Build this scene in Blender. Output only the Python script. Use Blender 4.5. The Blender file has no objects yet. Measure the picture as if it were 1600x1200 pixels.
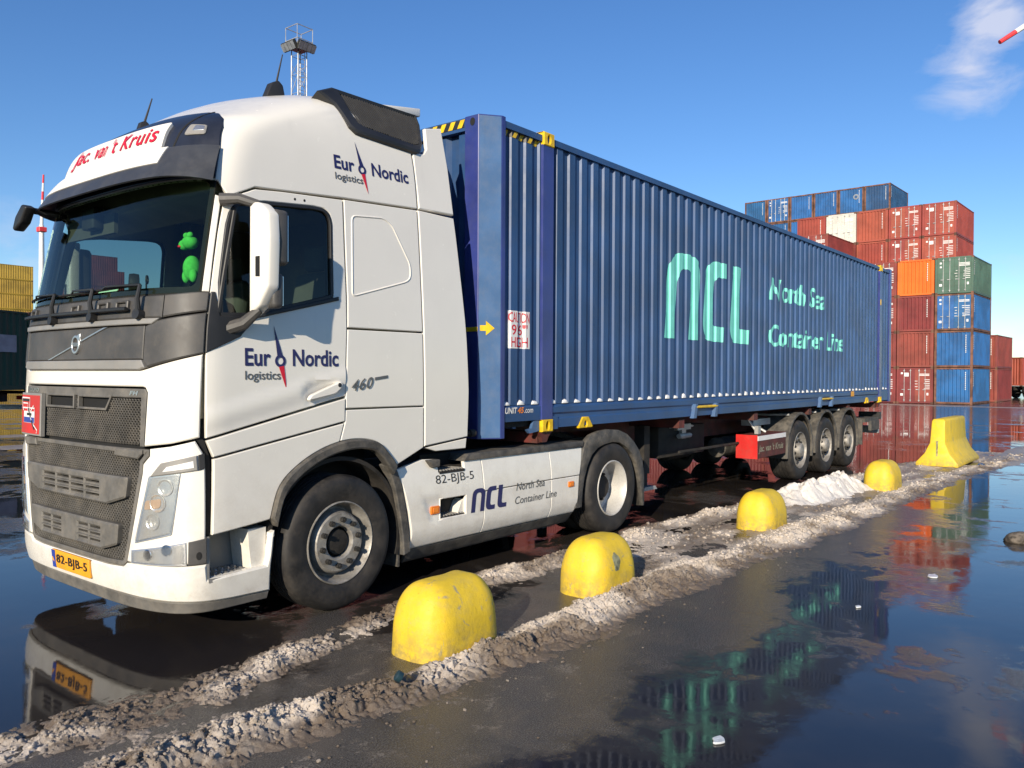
import bpy, bmesh, math, random
import numpy as np
from mathutils import Vector, Matrix
from mathutils.geometry import delaunay_2d_cdt

random.seed(7)
SC = bpy.context.scene
COL = SC.collection

# ------------------------------------------------------------------ camera
CAM_POS = Vector((-0.8048, -4.6913, 1.7403))
YAW, PITCH, ROLL, FPX = 0.8974, -0.012, 0.0048, 1274.7
fw = Vector((math.sin(YAW) * math.cos(PITCH), math.cos(YAW) * math.cos(PITCH), math.sin(PITCH)))
rt = Vector((math.cos(YAW), -math.sin(YAW), 0)); up = rt.cross(fw)
rt2 = rt * math.cos(ROLL) + up * math.sin(ROLL); up2 = -rt * math.sin(ROLL) + up * math.cos(ROLL)
cam_data = bpy.data.cameras.new('camera'); cam = bpy.data.objects.new('camera', cam_data); COL.objects.link(cam)
m3 = Matrix((rt2, up2, -fw)).transposed()
cam.matrix_world = Matrix.Translation(CAM_POS) @ m3.to_4x4()
cam_data.sensor_fit = 'HORIZONTAL'; cam_data.sensor_width = 36.0
cam_data.lens = 36.0 * FPX / 1600.0
cam_data.clip_start = 0.05; cam_data.clip_end = 4000
SC.camera = cam

# ------------------------------------------------------------------ sun, sky, exposure
LIGHT = Vector((1.0, 0.38, -0.39)).normalized()      # the way the sunlight travels
SUN_EL = math.asin(-LIGHT.z)
sun_az = math.atan2(-LIGHT.x, -LIGHT.y)               # compass angle from +Y towards +X
sl = bpy.data.lights.new('sun', 'SUN'); sl.energy = 5.0; sl.angle = math.radians(0.53); sl.color = (1.0, 0.88, 0.70)
so = bpy.data.objects.new('sun', sl); COL.objects.link(so)
so.rotation_euler = LIGHT.to_track_quat('-Z', 'Y').to_euler(); so.location = (-20, -8, 14)
W = bpy.data.worlds.new('World'); SC.world = W; W.use_nodes = True
wn, wl = W.node_tree.nodes, W.node_tree.links
wn.clear()
sky = wn.new('ShaderNodeTexSky'); sky.sky_type = 'NISHITA'; sky.sun_disc = False
sky.sun_elevation = SUN_EL; sky.sun_rotation = sun_az
sky.altitude = 0; sky.air_density = 1.0; sky.dust_density = 0.0; sky.ozone_density = 4.0
bg = wn.new('ShaderNodeBackground'); bg.inputs[1].default_value = 0.12
wo = wn.new('ShaderNodeOutputWorld')
tc = wn.new('ShaderNodeTexCoord')
def wmath(op, a, b=None, clamp=False):
    n = wn.new('ShaderNodeMath'); n.operation = op; n.use_clamp = clamp
    for i, v in enumerate((a, b)):
        if v is None: continue
        if isinstance(v, (int, float)): n.inputs[i].default_value = v
        else: wl.new(v, n.inputs[i])
    return n.outputs[0]
def pixdir(px, py):
    d = fw + rt2 * ((px - 800) / FPX) - up2 * ((py - 600) / FPX); return d.normalized()
def wbump(d, r):           # soft bank of cloud round one compass direction
    n = wn.new('ShaderNodeVectorMath'); n.operation = 'DISTANCE'; wl.new(tc.outputs['Generated'], n.inputs[0]); n.inputs[1].default_value = d
    mr = wn.new('ShaderNodeMapRange'); mr.interpolation_type = 'SMOOTHSTEP'; wl.new(n.outputs['Value'], mr.inputs[0])
    mr.inputs[1].default_value = r; mr.inputs[2].default_value = 0.0; mr.inputs[3].default_value = 0.0; mr.inputs[4].default_value = 1.0
    return mr.outputs[0]
mp = wn.new('ShaderNodeMapping'); mp.inputs['Scale'].default_value = (1, 1, 2.3); mp.inputs['Location'].default_value = (.31, .12, .47); wl.new(tc.outputs['Generated'], mp.inputs[0])
nz = wn.new('ShaderNodeTexNoise'); nz.inputs['Scale'].default_value = 13; nz.inputs['Detail'].default_value = 8; nz.inputs['Roughness'].default_value = 0.55
nz.inputs['Distortion'].default_value = 0.35
wl.new(mp.outputs[0], nz.inputs['Vector'])
banks = wmath('ADD', wbump(pixdir(1525, 108), 0.082), wbump(pixdir(1558, 2), 0.055))
banks = wmath('ADD', banks, wmath('MULTIPLY', wbump(pixdir(1640, 500), 0.16), 0.5))
banks = wmath('ADD', banks, wmath('MULTIPLY', wbump(pixdir(30, 400), 0.10), 0.45))
sepw = wn.new('ShaderNodeSeparateXYZ'); wl.new(tc.outputs['Generated'], sepw.inputs[0])
dens = wmath('SUBTRACT', wmath('MULTIPLY', nz.outputs['Fac'], 1.5), 0.95)
dens = wmath('ADD', dens, wmath('MULTIPLY', banks, 0.54))
dens = wmath('MULTIPLY', dens, 2.6, True)
dens = wmath('MULTIPLY', dens, wmath('MINIMUM', banks, 1.0))
dens = wmath('MULTIPLY', dens, 0.78)
mixc = wn.new('ShaderNodeMix'); mixc.data_type = 'RGBA'
hsv = wn.new('ShaderNodeHueSaturation'); hsv.inputs['Saturation'].default_value = 1.15; hsv.inputs['Hue'].default_value = 0.508; wl.new(sky.outputs[0], hsv.inputs['Color'])
wl.new(dens, mixc.inputs['Factor']); wl.new(hsv.outputs[0], mixc.inputs['A']); mixc.inputs['B'].default_value = (5.0, 5.2, 6.2, 1)
wl.new(mixc.outputs['Result'], bg.inputs[0]); wl.new(bg.outputs[0], wo.inputs[0])
SC.view_settings.view_transform = 'Standard'; SC.view_settings.look = 'None'
SC.view_settings.gamma = 1.0; SC.view_settings.use_curve_mapping = False
SC.view_settings.exposure = 0.30
try:
    SC.cycles.use_denoising = True; SC.cycles.max_bounces = 10; SC.cycles.transparent_max_bounces = 16
    SC.cycles.sample_clamp_indirect = 6.0; SC.cycles.caustics_reflective = False; SC.cycles.caustics_refractive = False
except Exception: pass

# ------------------------------------------------------------------ materials
MATS = {}
def nodes(name):
    m = bpy.data.materials.new(name); m.use_nodes = True; MATS[name] = m
    nt = m.node_tree; b = nt.nodes['Principled BSDF']
    return m, nt, b
class N:                                              # small node helper
    def __init__(s, nt): s.nt = nt
    def new(s, t): return s.nt.nodes.new(t)
    def put(s, sock, v):
        if isinstance(v, (int, float)): sock.default_value = v
        elif isinstance(v, (tuple, list)): sock.default_value = v
        else: s.nt.links.new(v, sock)
    def pos(s): return s.new('ShaderNodeNewGeometry').outputs['Position']
    def noise(s, scale, detail=4, rough=.55, vec=None, dist=0, stretch=None):
        n = s.new('ShaderNodeTexNoise'); n.inputs['Scale'].default_value = scale; n.inputs['Detail'].default_value = detail
        n.inputs['Roughness'].default_value = rough; n.inputs['Distortion'].default_value = dist
        v = vec or s.pos()
        if stretch:
            mp = s.new('ShaderNodeMapping'); mp.inputs['Scale'].default_value = stretch; s.put(mp.inputs[0], v); v = mp.outputs[0]
        s.put(n.inputs['Vector'], v); return n.outputs['Fac']
    def math(s, op, a, b=0.0, c=None, clamp=False):
        n = s.new('ShaderNodeMath'); n.operation = op; n.use_clamp = clamp; s.put(n.inputs[0], a); s.put(n.inputs[1], b)
        if c is not None: s.put(n.inputs[2], c)
        return n.outputs[0]
    def ramp(s, v, a, b, lo=0.0, hi=1.0):
        n = s.new('ShaderNodeMapRange'); n.interpolation_type = 'SMOOTHSTEP'; s.put(n.inputs[0], v)
        for i, k in enumerate((a, b, lo, hi)): s.put(n.inputs[i + 1], k)
        return n.outputs[0]
    def mix(s, f, a, b):
        n = s.new('ShaderNodeMix'); n.data_type = 'RGBA'; s.put(n.inputs['Factor'], f)
        s.put(n.inputs['A'], a if not isinstance(a, tuple) else (*a, 1)[:4]); s.put(n.inputs['B'], b if not isinstance(b, tuple) else (*b, 1)[:4])
        return n.outputs['Result']
    def sep(s, v=None):
        n = s.new('ShaderNodeSeparateXYZ'); s.put(n.inputs[0], v or s.pos()); return n.outputs
    def bump(s, h, strength=.3, dist=.01):
        n = s.new('ShaderNodeBump'); n.inputs['Strength'].default_value = strength; n.inputs['Distance'].default_value = dist
        s.put(n.inputs['Height'], h); return n.outputs[0]
def paint(name, col, rough=.4, metal=0.0, var=.06, vs=3.0, dirt=None, dirt_amt=0.0, dz=None, bump=0.0, bs=60, coat=0.0, spec=None, rand=0.0, streak=0.0, chips=None):
    """painted or moulded surface: base colour, broad tone variation, road dirt below a height, streaks, chips"""
    m, nt, b = nodes(name); n = N(nt)
    c = (*col, 1)
    dark = tuple(k * (1 - var * 2) for k in col); lite = tuple(min(1, k * (1 + var)) for k in col)
    cc = n.mix(n.ramp(n.noise(vs, 5), .35, .65), dark, lite)
    if streak:
        st = n.noise(9, 5, .65, stretch=(1, 1, .07)); cc = n.mix(n.math('MULTIPLY', n.ramp(st, .55, .8), streak), cc, tuple(k * .45 + .02 for k in col))
    rv = n.math('MULTIPLY_ADD', n.noise(vs * 4, 4), .18, rough - .09)
    if dirt:
        z = n.sep()[2]
        low = n.ramp(z, dz[1], dz[0]) if dz else 1.0
        sp = n.ramp(n.noise(7, 8, .68), .38, .72)
        fine = n.ramp(n.noise(55, 5, .7), .45, .75)
        f = n.math('MULTIPLY', n.math('MULTIPLY_ADD', sp, .8, n.math('MULTIPLY', fine, .35)), dirt_amt)
        f = n.math('MULTIPLY', f, low, clamp=True)
        cc = n.mix(f, cc, dirt); rv = n.math('MULTIPLY_ADD', f, .35, rv, clamp=True)
    if chips:
        f = n.math('MULTIPLY', n.ramp(n.noise(26, 7, .75), .66, .69), chips[1]); cc = n.mix(f, cc, chips[0])
    if rand:
        oi = n.new('ShaderNodeObjectInfo').outputs['Random']
        hs = n.new('ShaderNodeHueSaturation'); n.put(hs.inputs['Value'], n.math('MULTIPLY_ADD', oi, rand, 1 - rand / 2)); n.put(hs.inputs['Hue'], n.math('MULTIPLY_ADD', oi, .014, .493)); n.put(hs.inputs['Color'], cc); cc = hs.outputs[0]
    n.put(b.inputs['Base Color'], cc); n.put(b.inputs['Roughness'], rv); b.inputs['Metallic'].default_value = metal
    if coat: b.inputs['Coat Weight'].default_value = coat; b.inputs['Coat Roughness'].default_value = .08
    if spec is not None: b.inputs['Specular IOR Level'].default_value = spec
    if bump: n.put(b.inputs['Normal'], n.bump(n.noise(bs, 5, .6), bump, .004))
    return m
ROAD = (.10, .078, .058)
paint('white_paint', (.82, .785, .712), .24, var=.008, dirt=(.42, .36, .28), dirt_amt=.45, dz=(.15, 1.5), coat=.25, streak=.10)
paint('white_plain', (.82, .785, .72), .4, var=.02)
paint('dark_grey_panel', (.068, .066, .064), .5, var=.12, dirt=(.15, .13, .11), dirt_amt=.35, bump=.06, bs=300)
paint('grey_grille', (.12, .115, .106), .6, var=.12, vs=6, dirt=(.25, .22, .18), dirt_amt=.5)
paint('grey_trim', (.25, .243, .23), .42, var=.06, dirt=(.33, .29, .24), dirt_amt=.3)
paint('black_plastic', (.022, .022, .023), .5, var=.15, bump=.1, bs=200)
paint('visor_plastic', (.050, .054, .064), .42, var=.12, dirt=(.12, .11, .10), dirt_amt=.2)
paint('navy_plastic', (.018, .021, .032), .33, var=.15, coat=.15)
paint('muddy_plastic', (.06, .058, .055), .62, var=.2, vs=8, dirt=(.20, .175, .14), dirt_amt=.75, bump=.35, bs=90)
paint('slat_grey', (.045, .044, .043), .5, var=.1)
paint('matt_black', (.008, .008, .008), .85, var=.2)
paint('grease_black', (.018, .016, .014), .75, var=.3, vs=6, dirt=(.06, .05, .04), dirt_amt=.6, bump=.3, bs=40)
paint('rubber', (.016, .015, .015), .62, var=.2, vs=5, dirt=(.060, .052, .044), dirt_amt=.75, bump=.25, bs=70)
paint('rim_steel', (.38, .36, .33), .48, metal=.35, var=.12, vs=9, dirt=(.10, .085, .065), dirt_amt=.8)
paint('rim_white', (.66, .645, .61), .4, metal=.25, var=.06, vs=7, dirt=(.16, .13, .10), dirt_amt=.7)
paint('nut_steel', (.025, .024, .023), .5, metal=.0, var=.2, vs=40)
paint('lamp_bowl', (.78, .78, .77), .22, metal=.75, var=.03, vs=3)
paint('chrome', (.72, .72, .72), .18, metal=1.0, var=.05)
paint('silver', (.62, .62, .62), .3, metal=.85, var=.04)
paint('galvanised', (.50, .50, .49), .5, metal=.4, var=.12, vs=2)
paint('blue_paint', (.026, .078, .205), .42, var=.12, vs=1.3, dirt=(.13, .14, .16), dirt_amt=.16, bump=.05, bs=7, streak=.32, spec=.4, chips=((.10, .055, .04), .5))
paint('blue_post', (.030, .045, .215), .35, var=.10, vs=2, dirt=(.10, .11, .16), dirt_amt=.2, coat=.2, chips=((.3, .32, .36), .4))
paint('sunlit_blue', (.060, .135, .285), .42, var=.06, vs=2.5, dirt=(.20, .21, .23), dirt_amt=.25, streak=.25)  # lightened blue: sunlight on the chamfered post is put into the colour
paint('mint_print', (.20, .72, .60), .5, var=.05, vs=4)
paint('casting_yellow', (.78, .50, .012), .45, var=.10, vs=9, chips=((.12, .09, .05), .8))
paint('print_navy', (.022, .022, .105), .4, var=.02)
paint('print_red', (.66, .012, .035), .42, var=.04)
paint('print_white', (.80, .79, .77), .5, var=.03)
paint('print_black', (.02, .02, .02), .5, var=.05)
paint('print_orange', (.85, .25, .03), .5, var=.03)
paint('print_grey', (.14, .14, .14), .35, metal=.3, var=.05)
paint('plate_orange', (.86, .38, .02), .45, var=.05, dirt=(.35, .24, .12), dirt_amt=.3)
paint('plate_blue', (.03, .06, .32), .45, var=.04)
paint('red_paint', (.62, .022, .020), .4, var=.08, dirt=(.22, .10, .07), dirt_amt=.3)
paint('trailer_red_shade', (.12, .020, .016), .55, var=.2, vs=4, dirt=(.06, .045, .035), dirt_amt=.8)  # red darkened: shade under the container is put into the colour
def worn_yellow(name, col, wear):
    """old road paint over concrete: faded tone, rubbed-off patches, hairline chips, splashed grime near the ground"""
    m, nt, b = nodes(name); n = N(nt); z = n.sep()[2]
    c = n.mix(n.ramp(n.noise(4, 6, .6), .3, .7), tuple(k * .86 for k in col), col)
    c = n.mix(n.math('MULTIPLY', n.ramp(n.noise(11, 7, .7), .45, .72), .62), c, (.58, .43, .09))
    c = n.mix(n.math('MULTIPLY', n.ramp(n.noise(7, 9, .75, dist=.8), .585, .645), wear), c, (.33, .30, .20))
    c = n.mix(n.math('MULTIPLY', n.ramp(n.noise(48, 6, .8), .64, .70), .8), c, (.10, .085, .05))
    g = n.math('MULTIPLY', n.ramp(z, .26, .02), n.ramp(n.noise(16, 7, .7), .35, .65)); c = n.mix(n.math('MULTIPLY', g, .65), c, (.20, .155, .08))
    c = n.mix(n.math('MULTIPLY', n.ramp(n.noise(5, 6, .65, stretch=(1, 1, .25)), .56, .72), .35), c, (.30, .245, .09))
    n.put(b.inputs['Base Color'], c); n.put(b.inputs['Roughness'], n.math('MULTIPLY_ADD', n.noise(12, 4), .3, .45))
    n.put(b.inputs['Normal'], n.bump(n.math('ADD', n.noise(24, 6, .7), n.math('MULTIPLY', n.ramp(n.noise(48, 6, .8), .70, .64), .5)), .55, .008))
worn_yellow('bollard_yellow', (.79, .545, .028), .85); worn_yellow('barrier_yellow', (.80, .560, .020), .5)
paint('scuff', (.25, .25, .15), .8, var=.3, vs=20)
paint('cap_teal', (.012, .040, .055), .5, var=.1)
paint('stone', (.14, .115, .09), .85, var=.3, vs=20, bump=.6, bs=40)
paint('concrete', (.34, .32, .29), .8, var=.15, vs=2)
paint('interior_dark', (.050, .050, .047), .75, var=.1)
paint('interior_beige', (.30, .28, .20), .8, var=.08)
paint('curtain', (.16, .16, .13), .9, var=.1)
paint('curtain_brown', (.10, .05, .04), .9, var=.1)
paint('plush_green', (.07, .52, .08), .95, var=.08, vs=30, bump=.5, bs=200)
paint('paper_mint', (.50, .78, .66), .7, var=.04)
paint('mirror_glass', (.75, .76, .78), .05, metal=1.0, var=.01)
paint('amber_pale', (.62, .44, .30), .3, metal=.3, var=.05)
paint('amber', (.80, .20, .02), .3, var=.05)
paint('container_red', (.235, .040, .034), .55, var=.12, vs=.8, dirt=(.17, .07, .045), dirt_amt=.35, streak=.3, rand=.35)
paint('container_brightred', (.33, .060, .040), .55, var=.10, vs=.8, dirt=(.22, .08, .05), dirt_amt=.25, streak=.3, rand=.15)
paint('container_orange', (.86, .155, .016), .5, var=.05, vs=.8, streak=.12)
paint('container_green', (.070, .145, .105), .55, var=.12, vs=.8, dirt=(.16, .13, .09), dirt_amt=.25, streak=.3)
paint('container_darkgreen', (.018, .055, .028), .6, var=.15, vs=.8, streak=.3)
paint('container_blue', (.018, .125, .34), .5, var=.13, vs=.8, dirt=(.12, .10, .09), dirt_amt=.25, streak=.35, rand=.3)
paint('container_navy', (.020, .085, .22), .5, var=.13, vs=.8, dirt=(.12, .10, .09), dirt_amt=.25, streak=.3, rand=.3)
paint('container_white', (.62, .62, .56), .5, var=.06, vs=.8, dirt=(.30, .24, .17), dirt_amt=.25, streak=.15)
paint('container_yellow', (.50, .33, .045), .6, var=.12, vs=.5, streak=.35, rand=.15)
paint('rust_frame', (.17, .075, .045), .7, var=.25, vs=2)
paint('grey_steel', (.30, .32, .35), .5, metal=.3, var=.1)
paint('crane_red', (.72, .05, .06), .5, var=.06)
paint('crane_white', (.80, .80, .78), .5, var=.04)
paint('lamp_black', (.03, .03, .028), .45, var=.1)
paint('water_drop_ice', (.72, .74, .76), .25, var=.1, vs=20)
def glass(name, tint, refl=1.45, rough=.01, opac=0.0, opcol=(.02, .02, .02)):
    m, nt, b = nodes(name); n = N(nt); nt.nodes.remove(b); out = nt.nodes['Material Output']
    tr = n.new('ShaderNodeBsdfTransparent'); tr.inputs[0].default_value = (*tint, 1)
    gl = n.new('ShaderNodeBsdfGlossy'); gl.inputs['Roughness'].default_value = rough
    fr = n.new('ShaderNodeFresnel'); fr.inputs[0].default_value = refl
    mx = n.new('ShaderNodeMixShader'); nt.links.new(fr.outputs[0], mx.inputs[0]); nt.links.new(tr.outputs[0], mx.inputs[1]); nt.links.new(gl.outputs[0], mx.inputs[2])
    res = mx
    if opac:
        df = n.new('ShaderNodeBsdfDiffuse'); df.inputs[0].default_value = (*opcol, 1)
        m2 = n.new('ShaderNodeMixShader'); m2.inputs[0].default_value = opac
        nt.links.new(tr.outputs[0], m2.inputs[1]); nt.links.new(df.outputs[0], m2.inputs[2]); nt.links.new(m2.outputs[0], mx.inputs[1])
    nt.links.new(res.outputs[0], out.inputs[0]); return m
glass('windscreen_glass', (.72, .86, .74), 1.42)
glass('side_glass', (.30, .36, .38), 1.55)
glass('lamp_glass', (.94, .94, .93), 1.5, opac=.08, opcol=(.7, .68, .65))
# wet asphalt with standing water
m, nt, b = nodes('wet_asphalt'); n = N(nt)
X_, Y_, Z_ = n.sep()
big = n.noise(.55, 6, .6, dist=.6); mid = n.noise(2.4, 8, .68, dist=.3)
patch = n.math('MULTIPLY_ADD', mid, .45, n.math('MULTIPLY', big, .75))
lane = n.math('MULTIPLY', n.ramp(Y_, -2.85, -1.95), n.ramp(Y_, -.55, -1.2))        # the crown beside the snow bank drains first
lane = n.math('MULTIPLY', lane, n.ramp(X_, 13.0, 7.0))
yard = n.math('MULTIPLY', n.ramp(Y_, 3.0, 9.0), .045)
dry = n.ramp(n.math('ADD', n.math('ADD', patch, yard), n.math('MULTIPLY', lane, .22)), .64, .75)
damp = n.math('MULTIPLY', n.ramp(n.math('ADD', patch, n.math('MULTIPLY', lane, .22)), .58, .70), .055)
far = n.ramp(X_, 30, 55); dry = n.math('MAXIMUM', dry, n.math('MULTIPLY', far, .5))
grain = n.noise(120, 4, .72); g2 = n.noise(42, 5, .7)
asph = n.mix(n.ramp(grain, .36, .64), (.018, .017, .017), (.135, .125, .115))
asph = n.mix(n.math('MULTIPLY', n.ramp(mid, .42, .66), n.math('MULTIPLY_ADD', lane, .65, .15)), asph, (.108, .092, .076))
crust = n.math('MULTIPLY', n.math('MULTIPLY', n.ramp(n.noise(5.5, 8, .72, dist=.5), .52, .66), n.ramp(g2, .40, .60)), n.math('MULTIPLY', n.math('MULTIPLY', n.ramp(Y_, -2.7, -1.9), n.ramp(Y_, -.2, -.9)), n.ramp(X_, 5.5, 2.2)))
asph = n.mix(n.math('MULTIPLY', crust, .8), asph, (.34, .29, .235))
wetc = n.mix(n.ramp(big, .4, .65), (.018, .016, .017), (.038, .031, .025))
n.put(b.inputs['Base Color'], n.mix(n.math('MAXIMUM', dry, crust), wetc, asph))
rough = n.math('ADD', n.math('MULTIPLY', dry, n.math('MULTIPLY_ADD', n.ramp(grain, .3, .7), .26, .09)), n.math('MULTIPLY_ADD', n.ramp(mid, .50, .8), .03, .004))
n.put(b.inputs['Roughness'], n.math('MAXIMUM', rough, n.math('MULTIPLY', crust, .7)))
b.inputs['IOR'].default_value = 1.38
hh = n.math('ADD', n.math('MULTIPLY', n.math('MULTIPLY', n.math('ADD', grain, n.math('MULTIPLY', g2, .9)), n.math('MULTIPLY_ADD', n.math('MAXIMUM', dry, damp), .985, .010)), 1.8), n.math('MULTIPLY', n.noise(3.6, 4, .5), .38))
hh = n.math('ADD', hh, n.math('MULTIPLY', crust, 3.0))
n.put(b.inputs['Normal'], n.bump(hh, .42, .004))
# dirty snow
def snowmat(name, white, brown, lo, hi):
    m, nt, b = nodes(name); n = N(nt)
    att = n.new('ShaderNodeAttribute'); att.attribute_name = 'clean'
    nn = n.math('MULTIPLY_ADD', n.noise(9, 8, .7), .8, n.math('MULTIPLY', n.noise(70, 5, .7), .45))
    f = n.ramp(n.math('ADD', nn, n.math('MULTIPLY', n.math('SUBTRACT', att.outputs['Fac'], .5), 1.1)), lo, hi)
    c = n.mix(f, brown, white); n.put(b.inputs['Base Color'], c)
    n.put(b.inputs['Roughness'], n.math('MULTIPLY_ADD', f, .35, .28)); b.inputs['Subsurface Weight'].default_value = 0.0
    n.put(b.inputs['Normal'], n.bump(n.math('ADD', n.noise(120, 6, .75), n.math('MULTIPLY', n.noise(420, 3, .7), .4)), .75, .012))
snowmat('dirty_snow', (.60, .525, .45), (.165, .125, .092), .24, 1.05)
snowmat('fresh_snow', (.80, .75, .69), (.42, .36, .30), .25, .95)

# ------------------------------------------------------------------ objects, parts, labels
ORG = {}
def tag(o, label=None, cat=None, group=None, kind=None):
    if label: o['label'] = label
    if cat: o['category'] = cat
    if group: o['group'] = group
    if kind: o['kind'] = kind
    return o
def empty(name, loc, parent=None):
    o = bpy.data.objects.new(name, None); COL.objects.link(o); o.empty_display_size = .2
    po = ORG.get(parent.name, Vector()) if parent else Vector()
    o.location = Vector(loc) - po; ORG[o.name] = Vector(loc)
    if parent: o.parent = parent
    return o
def obj(name, VF, mat, parent=None, smooth=True, sharp=32, loc=None):
    V, F = VF
    po = ORG.get(parent.name, Vector()) if parent else Vector()
    base = Vector(loc) if loc is not None else po
    me = bpy.data.meshes.new(name)
    me.from_pydata([(v[0] - base.x, v[1] - base.y, v[2] - base.z) for v in V], [], F)
    me.materials.append(MATS[mat] if isinstance(mat, str) else mat)
    if smooth:
        me.polygons.foreach_set('use_smooth', [True] * len(me.polygons)); me.set_sharp_from_angle(angle=math.radians(sharp))
    me.update()
    o = bpy.data.objects.new(name, me); COL.objects.link(o)
    o.location = base - po; ORG[o.name] = base
    if parent: o.parent = parent
    return o
def copy_obj(src, parent, loc=None):
    c = src.copy(); COL.objects.link(c); c.parent = parent
    if loc is not None: c.location = loc
    return c
def copy_tree(src, parent=None):
    c = copy_obj(src, parent)
    for ch in [k for k in src.children]: copy_tree(ch, c)
    return c
def merge(*parts):
    V, F = [], []
    for v, f in parts:
        k = len(V); V += list(v); F += [tuple(i + k for i in q) for q in f]
    return V, F
def xf(VF, M):
    return [tuple(M @ Vector(v)) for v in VF[0]], VF[1]
def box(x0, x1, y0, y1, z0, z1, bev=0.0, seg=2):
    if bev <= 0:
        V = [(x, y, z) for x in (x0, x1) for y in (y0, y1) for z in (z0, z1)]
        return V, [(0, 1, 3, 2), (4, 6, 7, 5), (0, 4, 5, 1), (2, 3, 7, 6), (0, 2, 6, 4), (1, 5, 7, 3)]
    bm = bmesh.new(); bmesh.ops.create_cube(bm, size=1)
    for v in bm.verts: v.co = Vector(((x0 + x1) / 2 + v.co.x * (x1 - x0), (y0 + y1) / 2 + v.co.y * (y1 - y0), (z0 + z1) / 2 + v.co.z * (z1 - z0)))
    bmesh.ops.bevel(bm, geom=bm.edges[:], offset=bev, segments=seg, profile=.5, affect='EDGES')
    return out(bm)
def out(bm):
    bm.verts.index_update(); V = [tuple(v.co) for v in bm.verts]; F = [tuple(v.index for v in f.verts) for f in bm.faces]; bm.free(); return V, F
def prism(poly, axis, c0, c1, bev=0.0, seg=2):
    """polygon in the two other axes (x,z for axis y; y,z for axis x; x,y for axis z), pulled from c0 to c1"""
    def P(p, c): return {'y': (p[0], c, p[1]), 'x': (c, p[0], p[1]), 'z': (p[0], p[1], c)}[axis]
    n = len(poly); V = [P(p, c0) for p in poly] + [P(p, c1) for p in poly]
    F = [tuple(range(n)), tuple(range(2 * n - 1, n - 1, -1))] + [(i, i + n, (i + 1) % n + n, (i + 1) % n) for i in range(n)]
    bm = bmesh.new(); vs = [bm.verts.new(v) for v in V]
    for f in F: bm.faces.new([vs[i] for i in f])
    bmesh.ops.recalc_face_normals(bm, faces=bm.faces[:])
    if bev: bmesh.ops.bevel(bm, geom=bm.edges[:], offset=bev, segments=seg, profile=.5, affect='EDGES')
    return out(bm)
def tube(pts, r, n=8, cap=True):
    pts = [Vector(p) for p in pts]; V, F = [], []
    rs = r if isinstance(r, (list, tuple)) else [r] * len(pts)
    ref = None
    for i, p in enumerate(pts):
        t = (pts[min(i + 1, len(pts) - 1)] - pts[max(i - 1, 0)]).normalized()
        if ref is None: ref = Vector((0, 0, 1)) if abs(t.z) < .9 else Vector((1, 0, 0))
        u = (ref - t * ref.dot(t)).normalized(); w = t.cross(u); ref = u
        for k in range(n):
            a = 2 * math.pi * k / n; V.append(tuple(p + (u * math.cos(a) + w * math.sin(a)) * rs[i]))
    for i in range(len(pts) - 1):
        for k in range(n): F.append((i * n + k, i * n + (k + 1) % n, (i + 1) * n + (k + 1) % n, (i + 1) * n + k))
    if cap: F += [tuple(range(n - 1, -1, -1)), tuple(range((len(pts) - 1) * n, len(pts) * n))]
    return V, F
def lathe(prof, n=40, c=(0, 0, 0), a0=0, a1=2 * math.pi):
    """(radius, y) profile turned about the Y axis"""
    V, F = [], []; full = abs(a1 - a0 - 2 * math.pi) < 1e-6; m = n if full else n + 1
    for k in range(m):
        a = a0 + (a1 - a0) * k / n
        for r, y in prof: V.append((c[0] + r * math.cos(a), c[1] + y, c[2] + r * math.sin(a)))
    L = len(prof)
    for k in range(n):
        for j in range(L - 1):
            a, b_ = k * L + j, ((k + 1) % m) * L + j
            F.append((a, a + 1, b_ + 1, b_))
    return V, F
def ring_arc(c, r0, r1, y0, y1, a0, a1, n=24):
    return lathe([(r0, y0), (r1, y0), (r1, y1), (r0, y1), (r0, y0)], n, c, a0, a1)
# --- smooth pieces cut from a curved form -------------------------------------------------
def dens(poly, res):
    o = []
    for i, p in enumerate(poly):
        q = poly[(i + 1) % len(poly)]; L = math.hypot(q[0] - p[0], q[1] - p[1]); k = max(1, int(math.ceil(L / res)))
        o += [(p[0] + (q[0] - p[0]) * t / k, p[1] + (q[1] - p[1]) * t / k) for t in range(k)]
    return o
def area(p): return sum(p[i][0] * p[(i + 1) % len(p)][1] - p[(i + 1) % len(p)][0] * p[i][1] for i in range(len(p))) / 2
def inset(p, d):
    if area(p) < 0: p = p[::-1]
    o = []; n = len(p)
    for i in range(n):
        a, b_, c = Vector(p[i - 1]), Vector(p[i]), Vector(p[(i + 1) % n])
        e1 = (b_ - a).normalized(); e2 = (c - b_).normalized()
        n1 = Vector((-e1.y, e1.x)); n2 = Vector((-e2.y, e2.x)); k = n1 + n2
        k = k / max(.35, k.length_squared / 2) if k.length > 1e-6 else n1
        o.append((b_.x + k.x * d, b_.y + k.y * d))
    return o
def rounded(p, r, k=4):
    if area(p) < 0: p = p[::-1]
    o = []; n = len(p)
    for i in range(n):
        a, b_, c = Vector(p[i - 1]), Vector(p[i]), Vector(p[(i + 1) % n])
        d1 = min(r, (a - b_).length * .45); d2 = min(r, (c - b_).length * .45)
        s = b_ + (a - b_).normalized() * d1; e = b_ + (c - b_).normalized() * d2
        for t in range(k + 1):
            t /= k; q = s * (1 - t) ** 2 + b_ * 2 * t * (1 - t) + e * t * t; o.append((q.x, q.y))
    return o
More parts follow.
